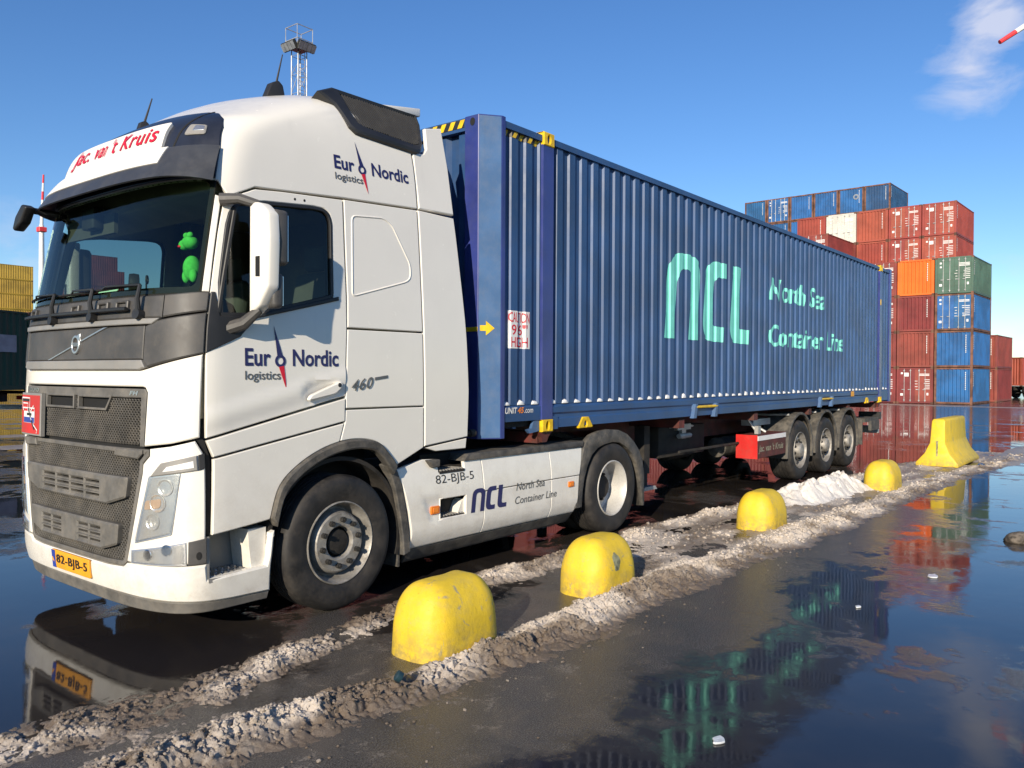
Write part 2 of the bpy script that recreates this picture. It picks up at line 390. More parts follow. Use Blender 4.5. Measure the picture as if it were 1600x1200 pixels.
def inside(P, poly):
    x, y = P[:, 0], P[:, 1]; r = np.zeros(len(P), bool); j = len(poly) - 1
    for i in range(len(poly)):
        (xi, yi), (xj, yj) = poly[i], poly[j]
        c = ((yi > y) != (yj > y)); d = (xj - xi) * (y - yi) / ((yj - yi) if abs(yj - yi) > 1e-12 else 1e-12) + xi
        r ^= c & (x < d); j = i
    return r
def sheet(poly, fmap, off=0.0, th=.02, roll=.005, res=.06, holes=(), gap=0.0, relief=None):
    """a panel with real thickness and rolled edges, cut to poly (u,v) and laid on the form fmap(u,v,offset)"""
    if area(poly) < 0: poly = poly[::-1]
    if gap: poly = inset(poly, gap)
    rings = [dens(poly, res)]; hs = []
    for h in holes:
        if area(h) > 0: h = h[::-1]
        hs.append(dens(h, res))
    rings += hs
    pts, edges, flag = [], [], []
    for k, r in enumerate(rings):
        for kind in (0, 1):
            rr = r
            if kind == 1:
                if roll <= 0: continue
                if k == 0: rr = inset(r, roll)
                else: rr = inset(r[::-1], -roll)
            s = len(pts); pts += rr; flag += [kind == 0] * len(rr)
            edges += [(s + i, s + (i + 1) % len(rr)) for i in range(len(rr))]
    us = [p[0] for p in poly]; vs = [p[1] for p in poly]
    gx = np.arange(min(us) + res * .5, max(us), res); gy = np.arange(min(vs) + res * .5, max(vs), res)
    if len(gx) and len(gy):
        G = np.array([(a, b_) for a in gx for b_ in gy])
        ok = inside(G, inset(poly, max(roll * 2, res * .3)))
        for h in hs: ok &= ~inside(G, inset(h[::-1], -max(roll * 2, res * .3)))
        for g in G[ok]: pts.append((float(g[0]), float(g[1]))); flag.append(False)
    r = delaunay_2d_cdt([Vector(p) for p in pts], edges, [], 0, 1e-6)
    V2, F2, orig = r[0], r[2], r[3]
    cen = np.array([((V2[f[0]].x + V2[f[1]].x + V2[f[2]].x) / 3, (V2[f[0]].y + V2[f[1]].y + V2[f[2]].y) / 3) for f in F2])
    ok = inside(cen, rings[0])
    for h in hs: ok &= ~inside(cen, h)
    bflag = [any(flag[i] for i in orig[k]) for k in range(len(V2))]
    V, F = [], []
    for k, v in enumerate(V2):
        o_ = off + (relief(v.x, v.y) if relief else 0.0)
        V.append(fmap(v.x, v.y, o_ - (roll * .8 if bflag[k] else 0)))
    T = [tuple(f) for f, q in zip(F2, ok) if q]
    cnt = {}
    for t in T:
        for i in range(3):
            a, b_ = t[i], t[(i + 1) % 3]; cnt[(a, b_)] = 1
    bound = [(a, b_) for (a, b_) in cnt if (b_, a) not in cnt]
    low = {}
    for a, b_ in bound:
        for q in (a, b_):
            if q not in low: low[q] = len(V); V.append(fmap(V2[q].x, V2[q].y, off - th))
    F = T + [(b_, a, low[a], low[b_]) for a, b_ in bound]
    # outward check
    if T:
        a, b_, c = (Vector(V[i]) for i in T[0]); nrm = (b_ - a).cross(c - a)
        u0, v0 = V2[T[0][0]].x, V2[T[0][0]].y
        d = Vector(fmap(u0, v0, off + .1)) - Vector(fmap(u0, v0, off))
        if nrm.dot(d) < 0: F = [tuple(reversed(f)) for f in F]
    return V, F
def flat(poly, fmap, off=0.0, th=.004, res=.2, holes=()):
    return sheet(poly, fmap, off, th, 0, res, holes)
def planeY(y0):                                        # (x, z) on a side plane facing the road
    return lambda u, v, o: (u, y0 - o, v)
def planeX(x0):                                        # (text direction, z) on a face that looks to the front (-X)
    return lambda u, v, o: (x0 - o, -u, v)
def frame(origin, ux, uy, nn):
    o_, a, b_, c = Vector(origin), Vector(ux), Vector(uy), Vector(nn)
    return lambda u, v, o: tuple(o_ + a * u + b_ * v + c * o)
# --- lettering ----------------------------------------------------------------------------
def text2d(s, shear=0.0, bold=0.0, space=1.0):
    cu = bpy.data.curves.new('lettering', 'FONT'); cu.body = s; cu.size = 1; cu.shear = shear; cu.offset = bold; cu.space_character = space
    cu.resolution_u = 4; cu.fill_mode = 'FRONT'
    o = bpy.data.objects.new('lettering', cu); COL.objects.link(o)
    dg = bpy.context.evaluated_depsgraph_get(); dg.update(); me = o.evaluated_get(dg).to_mesh()
    V = [(v.co.x, v.co.y) for v in me.vertices]; F = [tuple(p.vertices) for p in me.polygons]
    o.evaluated_get(dg).to_mesh_clear(); bpy.data.objects.remove(o); bpy.data.curves.remove(cu)
    return V, F
def cut2d(V, F, cuts_u, cuts_v=()):
    bm = bmesh.new(); vs = [bm.verts.new((v[0], v[1], 0)) for v in V]
    for f in F:
        try: bm.faces.new([vs[i] for i in f])
        except ValueError: pass
    bmesh.ops.remove_doubles(bm, verts=bm.verts[:], dist=1e-6)
    for ax, cs in ((0, cuts_u), (1, cuts_v)):
        for c in cs:
            co = (c, 0, 0) if ax == 0 else (0, c, 0); no = (1, 0, 0) if ax == 0 else (0, 1, 0)
            bmesh.ops.bisect_plane(bm, geom=bm.verts[:] + bm.edges[:] + bm.faces[:], plane_co=co, plane_no=no, dist=1e-7)
    VF = out(bm); return [(v[0], v[1]) for v in VF[0]], VF[1]
def lay(V, F, fmap, off, cuts_u=(), cuts_v=()):
    if len(cuts_u) or len(cuts_v): V, F = cut2d(V, F, cuts_u, cuts_v)
    P = [fmap(v[0], v[1], off) for v in V]
    for f in F:
        a, b_, c = (Vector(P[i]) for i in f[:3]); nr = (b_ - a).cross(c - a)
        if nr.length < 1e-12: continue
        d = Vector(fmap(V[f[0]][0], V[f[0]][1], off + .1)) - Vector(P[f[0]])
        if nr.dot(d) < 0: F = [tuple(reversed(q)) for q in F]
        break
    return P, F
def letter(name, s, bx, fmap, mat, parent, off=.003, shear=0.0, bold=0.0, space=1.0, slope=0.0, cuts=None):
    """s fitted into the box (u0,v0,u1,v1); slope raises the far end of the baseline"""
    V, F = text2d(s, shear, bold, space)
    us = [v[0] for v in V]; vs = [v[1] for v in V]; u0, u1, v0, v1 = min(us), max(us), min(vs), max(vs)
    V = [(bx[0] + (v[0] - u0) / (u1 - u0) * (bx[2] - bx[0]), bx[1] + (v[1] - v0) / (v1 - v0) * (bx[3] - bx[1])) for v in V]
    if slope: V = [(v[0], v[1] + (v[0] - bx[0]) * slope) for v in V]
    if cuts is None: cuts = np.arange(bx[0], bx[2], .12)[1:]
    P, F = lay(V, F, fmap, off, cuts)
    return obj(name, (P, F), mat, parent, smooth=False)
def mark(name, poly, fmap, mat, parent, off=.003, cuts=()):
    V, F = list(poly), [tuple(range(len(poly)))]
    bm = bmesh.new(); bm.faces.new([bm.verts.new((v[0], v[1], 0)) for v in V]); bmesh.ops.triangulate(bm, faces=bm.faces[:]); V, F = out(bm)
    V = [(v[0], v[1]) for v in V]
    P, F = lay(V, F, fmap, off, cuts)
    return obj(name, (P, F), mat, parent, smooth=False)
def disc2(c, r, n=20, ry=None): return [(c[0] + r * math.cos(2 * math.pi * k / n), c[1] + (ry or r) * math.sin(2 * math.pi * k / n)) for k in range(n)]
def stroke(pts, w):
    """thick polyline as one outline"""
    L, Rr = [], []
    for i, p in enumerate(pts):
        a = Vector(pts[max(i - 1, 0)]); b_ = Vector(pts[min(i + 1, len(pts) - 1)]); t = (b_ - a).normalized(); nn = Vector((-t.y, t.x)) * w / 2
        L.append((p[0] + nn.x, p[1] + nn.y)); Rr.append((p[0] - nn.x, p[1] - nn.y))
    return L + Rr[::-1]

# ================================================================== the setting
rng = np.random.default_rng(5)
LAT = rng.random((256, 256))
def vnoise(x, y):
    xi = np.floor(x).astype(int); yi = np.floor(y).astype(int); fx = x - xi; fy = y - yi
    fx = fx * fx * (3 - 2 * fx); fy = fy * fy * (3 - 2 * fy)
    a = LAT[xi & 255, yi & 255]; b_ = LAT[(xi + 1) & 255, yi & 255]; c = LAT[xi & 255, (yi + 1) & 255]; d = LAT[(xi + 1) & 255, (yi + 1) & 255]
    return (a * (1 - fx) + b_ * fx) * (1 - fy) + (c * (1 - fx) + d * fx) * fy
def fbm(x, y, o=4, g=.5):
    s = 0; a = 1; t = 0
    for k in range(o): s = s + a * vnoise(x * 2 ** k + 17.3 * k, y * 2 ** k + 9.1 * k); t += a; a *= g
    return s / t
def sstep(x, a, b_): t = np.clip((x - a) / (b_ - a), 0, 1); return t * t * (3 - 2 * t)
def ground_z(x, y): return -0.235 * sstep(np.asarray(x, float), 20, 52)          # the yard drains gently away from the quay road
xs = np.unique(np.concatenate([[-600, -300, -150, -80, -40], np.arange(-20, 20.1, 4), np.arange(20, 53, 1.0), [56, 60, 66, 75, 90, 120, 180, 300, 600, 1500]]))
ys = np.array([-1200, -500, -200, -90, -40, -20, -10, -4, 0, 4, 10, 20, 40, 90, 200, 500, 1200], float)
V = [(x, y, float(ground_z(x, y))) for x in xs for y in ys]; ny = len(ys)
F = [(i * ny + j, (i + 1) * ny + j, (i + 1) * ny + j + 1, i * ny + j + 1) for i in range(len(xs) - 1) for j in range(ny - 1)]
tag(obj('ground', (V, F), 'wet_asphalt'), 'dark wet asphalt yard with wide mirror-like puddles', None, None, 'structure')

# ridges of ploughed snow along both sides of the bollard row
AX = [-1.6, 0.0, 0.65, 1.58, 2.36, 3.33, 4.56, 5.7, 7.0, 8.1, 9.2, 11.2, 14.9, 18.0, 21.0]
AY = [-.35, -.44, -.52, -.58, -.48, -.34, -.26, -.24, -.26, -.28, -.38, -.52, -.62, -.95, -1.3]
BX = [-1.6, 0.5, 1.3, 1.9, 2.5, 3.35, 4.5, 5.8, 7.6, 10., 14.2, 17.7, 21.0]
BY = [-1.02, -1.17, -1.22, -1.32, -1.44, -1.47, -1.44, -1.45, -1.55, -1.68, -1.82, -2.08, -2.3]
JIT = rng.random((256, 256, 3))
def clods(x, y, keep=1.0):
    """field of rounded lumps, one per unit cell, each with its own size"""
    xi = np.floor(x).astype(int); yi = np.floor(y).astype(int); best = np.zeros_like(x)
    for i in (-1, 0, 1):
        for j in (-1, 0, 1):
            q = JIT[(xi + i) & 255, (yi + j) & 255]; r = .30 + .55 * q[..., 2]
            d2 = ((x - xi - i - q[..., 0]) ** 2 + (y - yi - j - q[..., 1]) ** 2) / r ** 2
            best = np.maximum(best, np.sqrt(np.clip(1 - d2, 0, 1)) * r * (q[..., 2] < keep))
    return best
def snow_strip(x0, x1, dx, n, seed):
    X = np.arange(x0, x1, dx); yA = np.interp(X, AX, AY); yB = np.interp(X, BX, BY)
    t = np.linspace(-.42, 1.40, n)
    XX = np.repeat(X[:, None], n, 1); YA = yA[:, None]; YB = yB[:, None]
    YY = YB + (YA - YB) * t[None, :]
    YY = np.where(t[None, :] < 0, YB + t[None, :] * 1.35, YY); YY = np.where(t[None, :] > 1, YA + (t[None, :] - 1) * 1.25, YY)
    wob = (fbm(XX * 1.1 + 5, YY * 1.1, 4) - .5) * .34 + (fbm(XX * 5 + 5, YY * 5, 3) - .5) * .12
    dA = (YY - YA + wob); dB = (YY - YB + wob * .8)
    broad = fbm(XX * 2.6, YY * 2.6 + 40, 4)
    hA = (.012 + .080 * fbm(X * 2.3, X * 0 + 3, 3))[:, None]; hB = (.018 + .085 * fbm(X * 2.1 + 9, X * 0 + 7, 3))[:, None]
    hA = hA * (1 - .45 * sstep(XX, 9, 13)); hB = hB * (1 - .40 * sstep(XX, 7, 15))
    rA = np.exp(-np.abs(dA / .17) ** 2.2); rB = np.exp(-np.abs(dB / np.where(dB < 0, .24, .17)) ** 2.2)
    between = sstep(YY, YB - .08, YB + .15) * (1 - sstep(YY, YA - .12, YA + .1))
    wx = XX + (fbm(XX * 9, YY * 9 + 3, 3) - .5) * .10; wy = YY + (fbm(XX * 9 + 31, YY * 9, 3) - .5) * .10
    c1 = clods(wx * 7.5, wy * 7.5); c2 = clods(wx * 15 + 40, wy * 15); c3 = clods(wx * 33 + 9, wy * 33); c4 = fbm(XX * 70, YY * 70, 3)
    ridge = np.clip(np.maximum(rA * hA, rB * hB) / .075, 0, 1.4)
    h = (rA * hA + rB * hB) * (.35 + .9 * broad)
    h += ridge * ((c1 - .28) * .040 * sstep(fbm(XX * 1.7 + 8, YY * 1.7, 3), .35, .65) + (c2 - .3) * .017 + (c3 - .3) * .011 + (c4 - .5) * .022)
    h += between * (-.002 + .016 * sstep(XX, 4.2, 6.5) + .055 * (broad - .46) + (c2 - .3) * .010 + (c3 - .3) * .007 + (c4 - .5) * .012)
    fr = np.exp(-(np.maximum(0, YB - YY) / .26) ** 2) * (YY < YB) + np.exp(-(np.maximum(0, YY - YA) / .17) ** 2) * (YY > YA)
    h += fr * ((c2 - .36) * .030 + (c3 - .36) * .022 + (broad - .5) * .03)
    ed = np.minimum((t - t[0]) / .12, (t[-1] - t) / .12).clip(0, 1)[None, :]
    h = h * ed - .010 - .03 * (1 - ed)
    pool = np.exp(-(((XX - 3.85) / .60) ** 2 + ((YY + .85) / .24) ** 2)); h -= pool * .06     # trodden pool of melt water
    pool2 = np.exp(-(((XX - 2.25) / .45) ** 2 + ((YY + .93) / .16) ** 2)); h -= pool2 * .03
    k = np.clip(ridge, 0, 1) * .045
    pX = XX + (fbm(XX * 24, YY * 24 + 70, 2) - .5) * k; pY = YY + (fbm(XX * 24 + 50, YY * 24, 2) - .5) * k
    clean = np.clip(.10 + .62 * np.clip(ridge, 0, 1.0) * (.15 + 1.2 * sstep(fbm(XX * 1.9, YY * 1.9 + 11, 4), .34, .66)) + .34 * between * sstep(fbm(XX * 1.3 + 30, YY * 3.2, 4), .42, .62) + .30 * sstep(XX, 3.6, 7) * np.maximum(between, np.clip(ridge, 0, 1)), 0, 1)
    return X, n, pX, pY, h, clean
def snow_obj(name, parts, mat):
    V, F, Cn = [], [], []
    for (X, n, px, py, h, cl) in parts:
        k = len(V); m_ = len(X)
        V += list(zip(px.ravel().tolist(), py.ravel().tolist(), h.ravel().tolist())); Cn += cl.ravel().tolist()
        F += [(k + i * n + j, k + (i + 1) * n + j, k + (i + 1) * n + j + 1, k + i * n + j + 1) for i in range(m_ - 1) for j in range(n - 1)]
    o = obj(name, (V, F), mat)
    o.data.polygons.foreach_set('use_smooth', [True] * len(o.data.polygons))
    at = o.data.attributes.new('clean', 'FLOAT', 'POINT'); at.data.foreach_set('value', Cn)
    return o
s1 = snow_strip(-1.2, 6.508, .0085, 240, 1); s2 = snow_strip(6.5, 20.5, .026, 100, 2)
tag(snow_obj('snow', [s1, s2], 'dirty_snow'), 'dirty brown ploughed snow lying in two ridges along the yellow blocks', 'snow', None, 'stuff')
# the whiter heap against the fourth block
def heap():
    X = np.arange(9.5, 12.75, .022); n = 60; t = np.linspace(-1, 1, n)
    cx = np.interp(X, [9.5, 12.75], [-.62, -.98]); XX = np.repeat(X[:, None], n, 1); YY = cx[:, None] + t[None, :] * .62
    en = sstep(XX, 9.55, 10.6) * (1 - sstep(XX, 12.2, 12.7)); pr_ = np.exp(-(t[None, :] / .46) ** 2)
    lum = fbm(XX * 2.3, YY * 2.3, 5); wx = XX + (fbm(XX * 5, YY * 5, 3) - .5) * .3; wy = YY + (fbm(XX * 5 + 20, YY * 5, 3) - .5) * .3
    h = en * pr_ * (.09 + (lum - .4) * .26 + clods(wx * 3.4, wy * 3.4) * .16 + clods(wx * 8 + 5, wy * 8) * .07 + clods(wx * 19, wy * 19) * .03) - .03 + (fbm(XX * 40, YY * 40, 2) - .5) * .02 * en * pr_
    px = XX + (fbm(XX * 11, YY * 11 + 20, 2) - .5) * .03 * en; py = YY + (fbm(XX * 11 + 60, YY * 11, 2) - .5) * .03 * en
    return X, n, px, py, h, np.clip(.55 + .6 * (lum - .4), 0, 1)
tag(snow_obj('snow', [heap()], 'fresh_snow'), 'heap of whiter lumpy snow beside the trailer wheels', 'snow', None, 'stuff')
# loose crumbs of snow and grit round the ridges
def crumbs(n, seed):
    """grains and clods of ice lying on the ridges, a few kicked out on the road"""
    g = np.random.default_rng(seed); bm = bmesh.new(); bmesh.ops.create_icosphere(bm, subdivisions=1, radius=1); iv, iF = out(bm); iv = np.array(iv); iF = np.array(iF)
    VV, FF, CC = [], [], []; k0 = 0
    for (X, m_, px, py, h, cl), cnt, s0, s1_ in ((s1, n, .003, .012), (s2, n // 3, .006, .022)):
        p = (np.clip(h + .002, 0, .12) ** 1.2 * (1 + 2.0 * np.clip(cl, 0, 1))).ravel(); p *= 1 / (1 + .10 * np.maximum(px.ravel(), 0) ** 1.5); p /= p.sum()
        idx = g.choice(len(p), cnt, p=p); P = np.stack([px.ravel()[idx], py.ravel()[idx], h.ravel()[idx]], 1)
        sz = s0 + s1_ * g.random(cnt) ** 4.5
        jig = .55 + .75 * g.random((cnt, len(iv), 1)); V_ = P[:, None, :] + iv[None] * sz[:, None, None] * jig * np.array([1, 1, .8]); V_[:, :, 2] += (sz * .25)[:, None]
        VV.append(V_.reshape(-1, 3)); FF.append((iF[None] + (k0 + np.arange(cnt) * len(iv))[:, None, None]).reshape(-1, 3)); k0 += cnt * len(iv)
        CC.append(np.repeat(np.clip(cl.ravel()[idx] + .3 * (g.random(cnt) - .5), 0, 1), len(iv)))
    cnt = 420; x = -1.0 + 9.0 * g.random(cnt) ** 1.3; y = np.interp(x, BX, BY) - .22 - np.abs(g.normal(0, .28, cnt)); sz = .003 + .011 * g.random(cnt) ** 4
    V_ = np.stack([x, y, sz * .3], 1)[:, None, :] + iv[None] * sz[:, None, None] * (.55 + .75 * g.random((cnt, len(iv), 1))) * np.array([1, 1, .6])
    VV.append(V_.reshape(-1, 3)); FF.append((iF[None] + (k0 + np.arange(cnt) * len(iv))[:, None, None]).reshape(-1, 3)); CC.append(np.repeat(g.random(cnt) * .5, len(iv)))
    V_ = np.concatenate(VV); F_ = np.concatenate(FF)
    o = obj('snow_crumbs', (V_.tolist(), [tuple(f) for f in F_.tolist()]), 'dirty_snow', sharp=179); at = o.data.attributes.new('clean', 'FLOAT', 'POINT'); at.data.foreach_set('value', np.concatenate(CC)); return o
tag(crumbs(12000, 3), 'loose crumbs of dirty snow scattered along the ridges', 'snow', None, 'stuff')
# slush left on the yard behind the truck
def far_slush():
    r = random.Random(9); V, F, Cn = [], [], []
    for (cx, cy, lx, ly) in ((4, 16, 7, .8), (6, 19.5, 9, .5), (1, 12, 5, .35), (59.5, 9, 1.1, 14), (20.5, -2.2, 4.5, .5), (25, -2.9, 5, .5)):
        n = 40; k0 = len(V); xs_ = np.linspace(-1, 1, n); ys_ = np.linspace(-1, 1, 24)
        for a in xs_:
            for b_ in ys_:
                rr = a * a + b_ * b_; x = cx + a * lx; y = cy + b_ * ly
                V.append((x, y, float(ground_z(x, y)) + .05 * max(0, 1 - rr) * (.3 + 1.4 * float(fbm(np.array([x * 3.]), np.array([y * 3.]), 3)[0])) - .02)); Cn.append(.45)
        F += [(k0 + i * 24 + j, k0 + (i + 1) * 24 + j, k0 + (i + 1) * 24 + j + 1, k0 + i * 24 + j + 1) for i in range(n - 1) for j in range(23)]
    o = obj('slush', (V, F), 'dirty_snow'); at = o.data.attributes.new('clean', 'FLOAT', 'POINT'); at.data.foreach_set('value', Cn); return o
tag(far_slush(), 'thin grey slush lying in streaks on the far yard', 'slush', None, 'stuff')
# chips of ice afloat in the big puddle
def ice(x, y, s, lab, k):
    r = random.Random(k); p = [(x + s * (1 + .5 * (r.random() - .5)) * math.cos(a), y + s * .6 * (1 + .6 * (r.random() - .5)) * math.sin(a)) for a in np.linspace(0, 2 * math.pi, 12)[:-1]]
    tag(obj('ice_chip', prism(p, 'z', .001, .012, .003, 1), 'water_drop_ice'), lab, 'ice', 'chips of ice in the puddle')
ice(2.83, -3.06, .045, 'largest white ice chip at the bottom edge of the puddle', 1)
ice(7.0, -3.15, .07, 'white ice chip near the reflection of the stacked containers', 2)
ice(5.6, -2.92, .03, 'tiny white ice chip in the reflected sky', 3)
# lump of grit in the puddle
bm = bmesh.new(); bmesh.ops.create_icosphere(bm, subdivisions=3, radius=1)
for v in bm.verts:
    k = .75 + .6 * float(fbm(np.array([v.co.x * 2 + 5]), np.array([v.co.y * 2 + v.co.z * 1.7 + 9]), 3)[0]); v.co = Vector((v.co.x * .17, v.co.y * .12, max(v.co.z, -.2) * .085)) * k
VF = out(bm); VF = ([(v[0] + 9.27, v[1] - 3.52, v[2] + .012) for v in VF[0]], VF[1])
tag(obj('stone', VF, 'stone', loc=(9.27, -3.52, 0)), 'rough brown stone lying in the blue puddle', 'stone')
VF = lathe([(0, 0), (.028, 0), (.03, .004), (.03, .03), (.026, .034), (0, .034)], 18)
VF = xf(VF, Matrix.Translation((2.28, -1.47, .085)) @ Matrix.Rotation(.9, 4, 'Z') @ Matrix.Rotation(.6, 4, 'X'))
tag(obj('bottle_cap', VF, 'cap_teal'), 'small dark teal plastic cap stuck in the front snow ridge', 'cap')

# ------------------------------------------------------------------ yellow blocks
def block(x, y, L, Wd, h, lab, tilt=0.0, rot=0.0, scuffs=()):
    bm = bmesh.new(); bmesh.ops.create_cube(bm, size=1); bmesh.ops.subdivide_edges(bm, edges=bm.edges[:], cuts=21, use_grid_fill=True)
    rp, rr = .19, .30
    for v in bm.verts:
        p = Vector((v.co.x * L, v.co.y * Wd, (v.co.z + .5) * h))
        q = Vector((max(-L / 2 + rp, min(L / 2 - rp, p.x)), max(-Wd / 2 + rp, min(Wd / 2 - rp, p.y)), min(p.z, h - rr)))
        d = p - q
        if d.length > 1e-6:
            # pull the corners on to a rolled edge
            ax = abs(d.x) / rp; ay = abs(d.y) / rp; az = max(0, d.z) / rr
            k = max(ax, ay, az); e = (ax ** 2.2 + ay ** 2.2 + az ** 2.2) ** (1 / 2.2)
            p = q + d * (k / e if e > 0 else 1)
        fl = 1 - .05 * (p.z / h)
        p.x *= fl; p.y *= fl
        w = float(fbm(np.array([p.x * 7 + x]), np.array([p.y * 7 + p.z * 5]), 3)[0]) - .5
        v.co = p + p.normalized() * w * .013
    VF = out(bm); cx, cy = x + L / 2, y + Wd / 2
    M = Matrix.Translation((cx, cy, -.01)) @ Matrix.Rotation(rot, 4, 'Z') @ Matrix.Rotation(tilt, 4, 'Y')
    o = obj('bollard', xf(VF, M), 'bollard_yellow', loc=(cx, cy, 0), sharp=70)
    tag(o, lab, 'bollard', 'yellow concrete blocks along the snow bank')
    for (u, v, r1, r2) in scuffs:                        # bare concrete where a bumper rubbed
        pts = [(u + r1 * (1 + .18 * math.sin(3 * a + 1)) * math.cos(a), v + r2 * (1 + .08 * math.sin(5 * a)) * math.sin(a)) for a in np.linspace(0, 2 * math.pi, 31)[:-1]]
        def on(u_, v_, o_):
            hit, loc, nrm, _ = o.ray_cast(Vector((u_ - cx, -3, v_)), Vector((0, 1, 0)))
            return (u_, (loc.y + cy if hit else y) - o_, v_)
        bpy.context.view_layer.update()
        obj('scuff_mark', flat(pts, on, .002, .002, .02), 'scuff', o)
    return o
block(2.655, -1.345, .70, .46, .455, 'nearest and largest yellow rounded block, half buried in dirty snow by the front wheel')
block(4.480, -1.350, .65, .46, .45, 'second yellow rounded block with a grey scuff on its side', scuffs=((4.74, .26, .05, .07),))
block(7.98, -1.325, .68, .45, .435, 'third yellow rounded block, standing on grey ice')
block(12.25, -1.555, .73, .46, .45, 'smallest yellow rounded block next to the heap of white snow')
# concrete barrier
def barrier(x, yc, L):
    prof = [(-.37, 0), (.37, 0), (.37, .06), (.22, .24), (.13, .45), (.115, .86), (.09, .90), (-.09, .90), (-.115, .86), (-.13, .45), (-.22, .24), (-.37, .06)]
    V, F = prism([(yc + a, b_) for a, b_ in prof], 'x', x, x + L, .014, 2)
    V = [(v[0] + (.20 * (v[2] / .9) ** 1.3 * (1 if v[0] < x + L / 2 else -1)) * .7, v[1], v[2] + .015) for v in V]
    o = obj('concrete_barrier', (V, F), 'barrier_yellow', loc=(x + L / 2, yc, 0), sharp=40)
    obj('skid_foot', box(x + .08, x + .3, yc - .34, yc + .34, 0, .016), 'grease_black', o); obj('skid_foot', box(x + L - .3, x + L - .08, yc - .34, yc + .34, 0, .016), 'grease_black', o)
    obj('end_groove', box(x + .02, x + .06, yc - .012, yc + .012, .1, .5), 'scuff', o)
    return tag(o, 'tall yellow concrete barrier with flared foot at the end of the row', 'barrier')
barrier(16.42, -1.33, 2.25)

# ================================================================== the truck: form of the cab
KN = np.array([   # level, height, front x, side inset, corner depth, corner fullness
[0.20, 0.20, 1.77, 0.05, .48, 3.6], [0.45, 0.45, 1.725, 0.015, .48, 3.6], [1.00, 1.00, 1.725, 0.00, .48, 3.6], [1.50, 1.50, 1.735, 0.00, .46, 3.6],
[2.00, 2.00, 1.755, 0.01, .46, 3.5], [2.20, 2.20, 1.78, 0.02, .46, 3.4], [2.60, 2.60, 1.845, 0.045, .46, 3.3], [3.00, 3.00, 1.92, 0.075, .46, 3.2],
[3.30, 3.30, 1.99, 0.11, .48, 3.0], [3.50, 3.50, 2.09, 0.15, .60, 2.8], [3.65, 3.65, 2.25, 0.21, .80, 2.5], [3.80, 3.80, 2.50, 0.32, 1.0, 2.2],
[3.92, 3.895, 2.82, 0.52, .95, 2.1], [4.00, 3.945, 3.12, 0.90, .70, 2.0], [4.05, 3.96, 3.45, 1.249, .40, 2.0]])
def pchip(x, xs_, ys_):
    h = np.diff(xs_); d = np.diff(ys_) / h; m_ = np.zeros_like(ys_)
    for i in range(1, len(xs_) - 1):
        if d[i - 1] * d[i] > 0:
            w1 = 2 * h[i] + h[i - 1]; w2 = h[i] + 2 * h[i - 1]; m_[i] = (w1 + w2) / (w1 / d[i - 1] + w2 / d[i])
    m_[0] = d[0]; m_[-1] = d[-1]
    i = np.clip(np.searchsorted(xs_, x) - 1, 0, len(xs_) - 2); t = (x - xs_[i]) / h[i]
    return (1 + 2 * t) * (1 - t) ** 2 * ys_[i] + t * (1 - t) ** 2 * h[i] * m_[i] + t * t * (3 - 2 * t) * ys_[i + 1] + t * t * (t - 1) * h[i] * m_[i + 1]
LV = np.arange(.15, 4.0505, .005)
TAB = np.array([[pchip(min(max(w, .2), 4.05), KN[:, 0], KN[:, j]) for j in range(1, 6)] for w in LV])
CABR = 3.93
QQ = np.linspace(0, 1, 1600); TH = math.pi / 2 * QQ ** 3 / (QQ ** 3 + (1 - QQ) ** 3); ARC = np.concatenate([[0], np.cumsum(np.hypot(np.diff(1.25 * np.sin(TH) ** (2 / 3.6)), np.diff(.48 * (1 - np.cos(TH) ** (2 / 3.6)))))])
AJ = float(ARC[-1]); AR = AJ + (CABR - 2.2)
def S(a, w):
    """point of the cab's skin: a runs from the middle of the front round the corner and back along the side (negative = far side)"""
    i = min(max((w - .15) / .005, 0), len(LV) - 1.001); k = int(i); t = i - k
    z, xf_, ysd, D, n_ = TAB[k] * (1 - t) + TAB[k + 1] * t
    s = 1 if a >= 0 else -1; a = abs(a); Wd = 1.25 - ysd
    if a < AJ:
        th = float(np.interp(a, ARC, TH)); x = xf_ + D * (1 - max(math.cos(th), 0) ** (2 / n_)); y = 1.25 - s * Wd * math.sin(th) ** (2 / n_)
    else:
        xj = xf_ + D; x = xj + (a - AJ) / (AR - AJ) * (CABR - xj); y = 1.25 - s * Wd
    q = min(max((w - 3.3) / .5, 0), 1); q = q * q * (3 - 2 * q)
    return (x, y, z + q * .16 * (min(x, 3.15) - 2.95))
def CAB(a, w, o=0.0):
    p = Vector(S(a, w)); e = .012
    du = Vector(S(a + e, w)) - Vector(S(a - e, w)); dv = Vector(S(a, min(w + e, 4.05))) - Vector(S(a, w - e))
    nn = du.cross(dv)
    if nn.length < 1e-9: nn = Vector((0, 0, 1))
    nn.normalize()
    return tuple(p + nn * o)
def mir(p): return [(-a, w) for a, w in p][::-1]
def sym(half): return half + mir(half)                 # half listed from the middle outwards and back
truck = empty('truck', (3.0, 1.25, 0))
tag(truck, 'white tractor unit with tall roof and dark visor, parked nose to the camera', 'truck')
WP = 'white_paint'
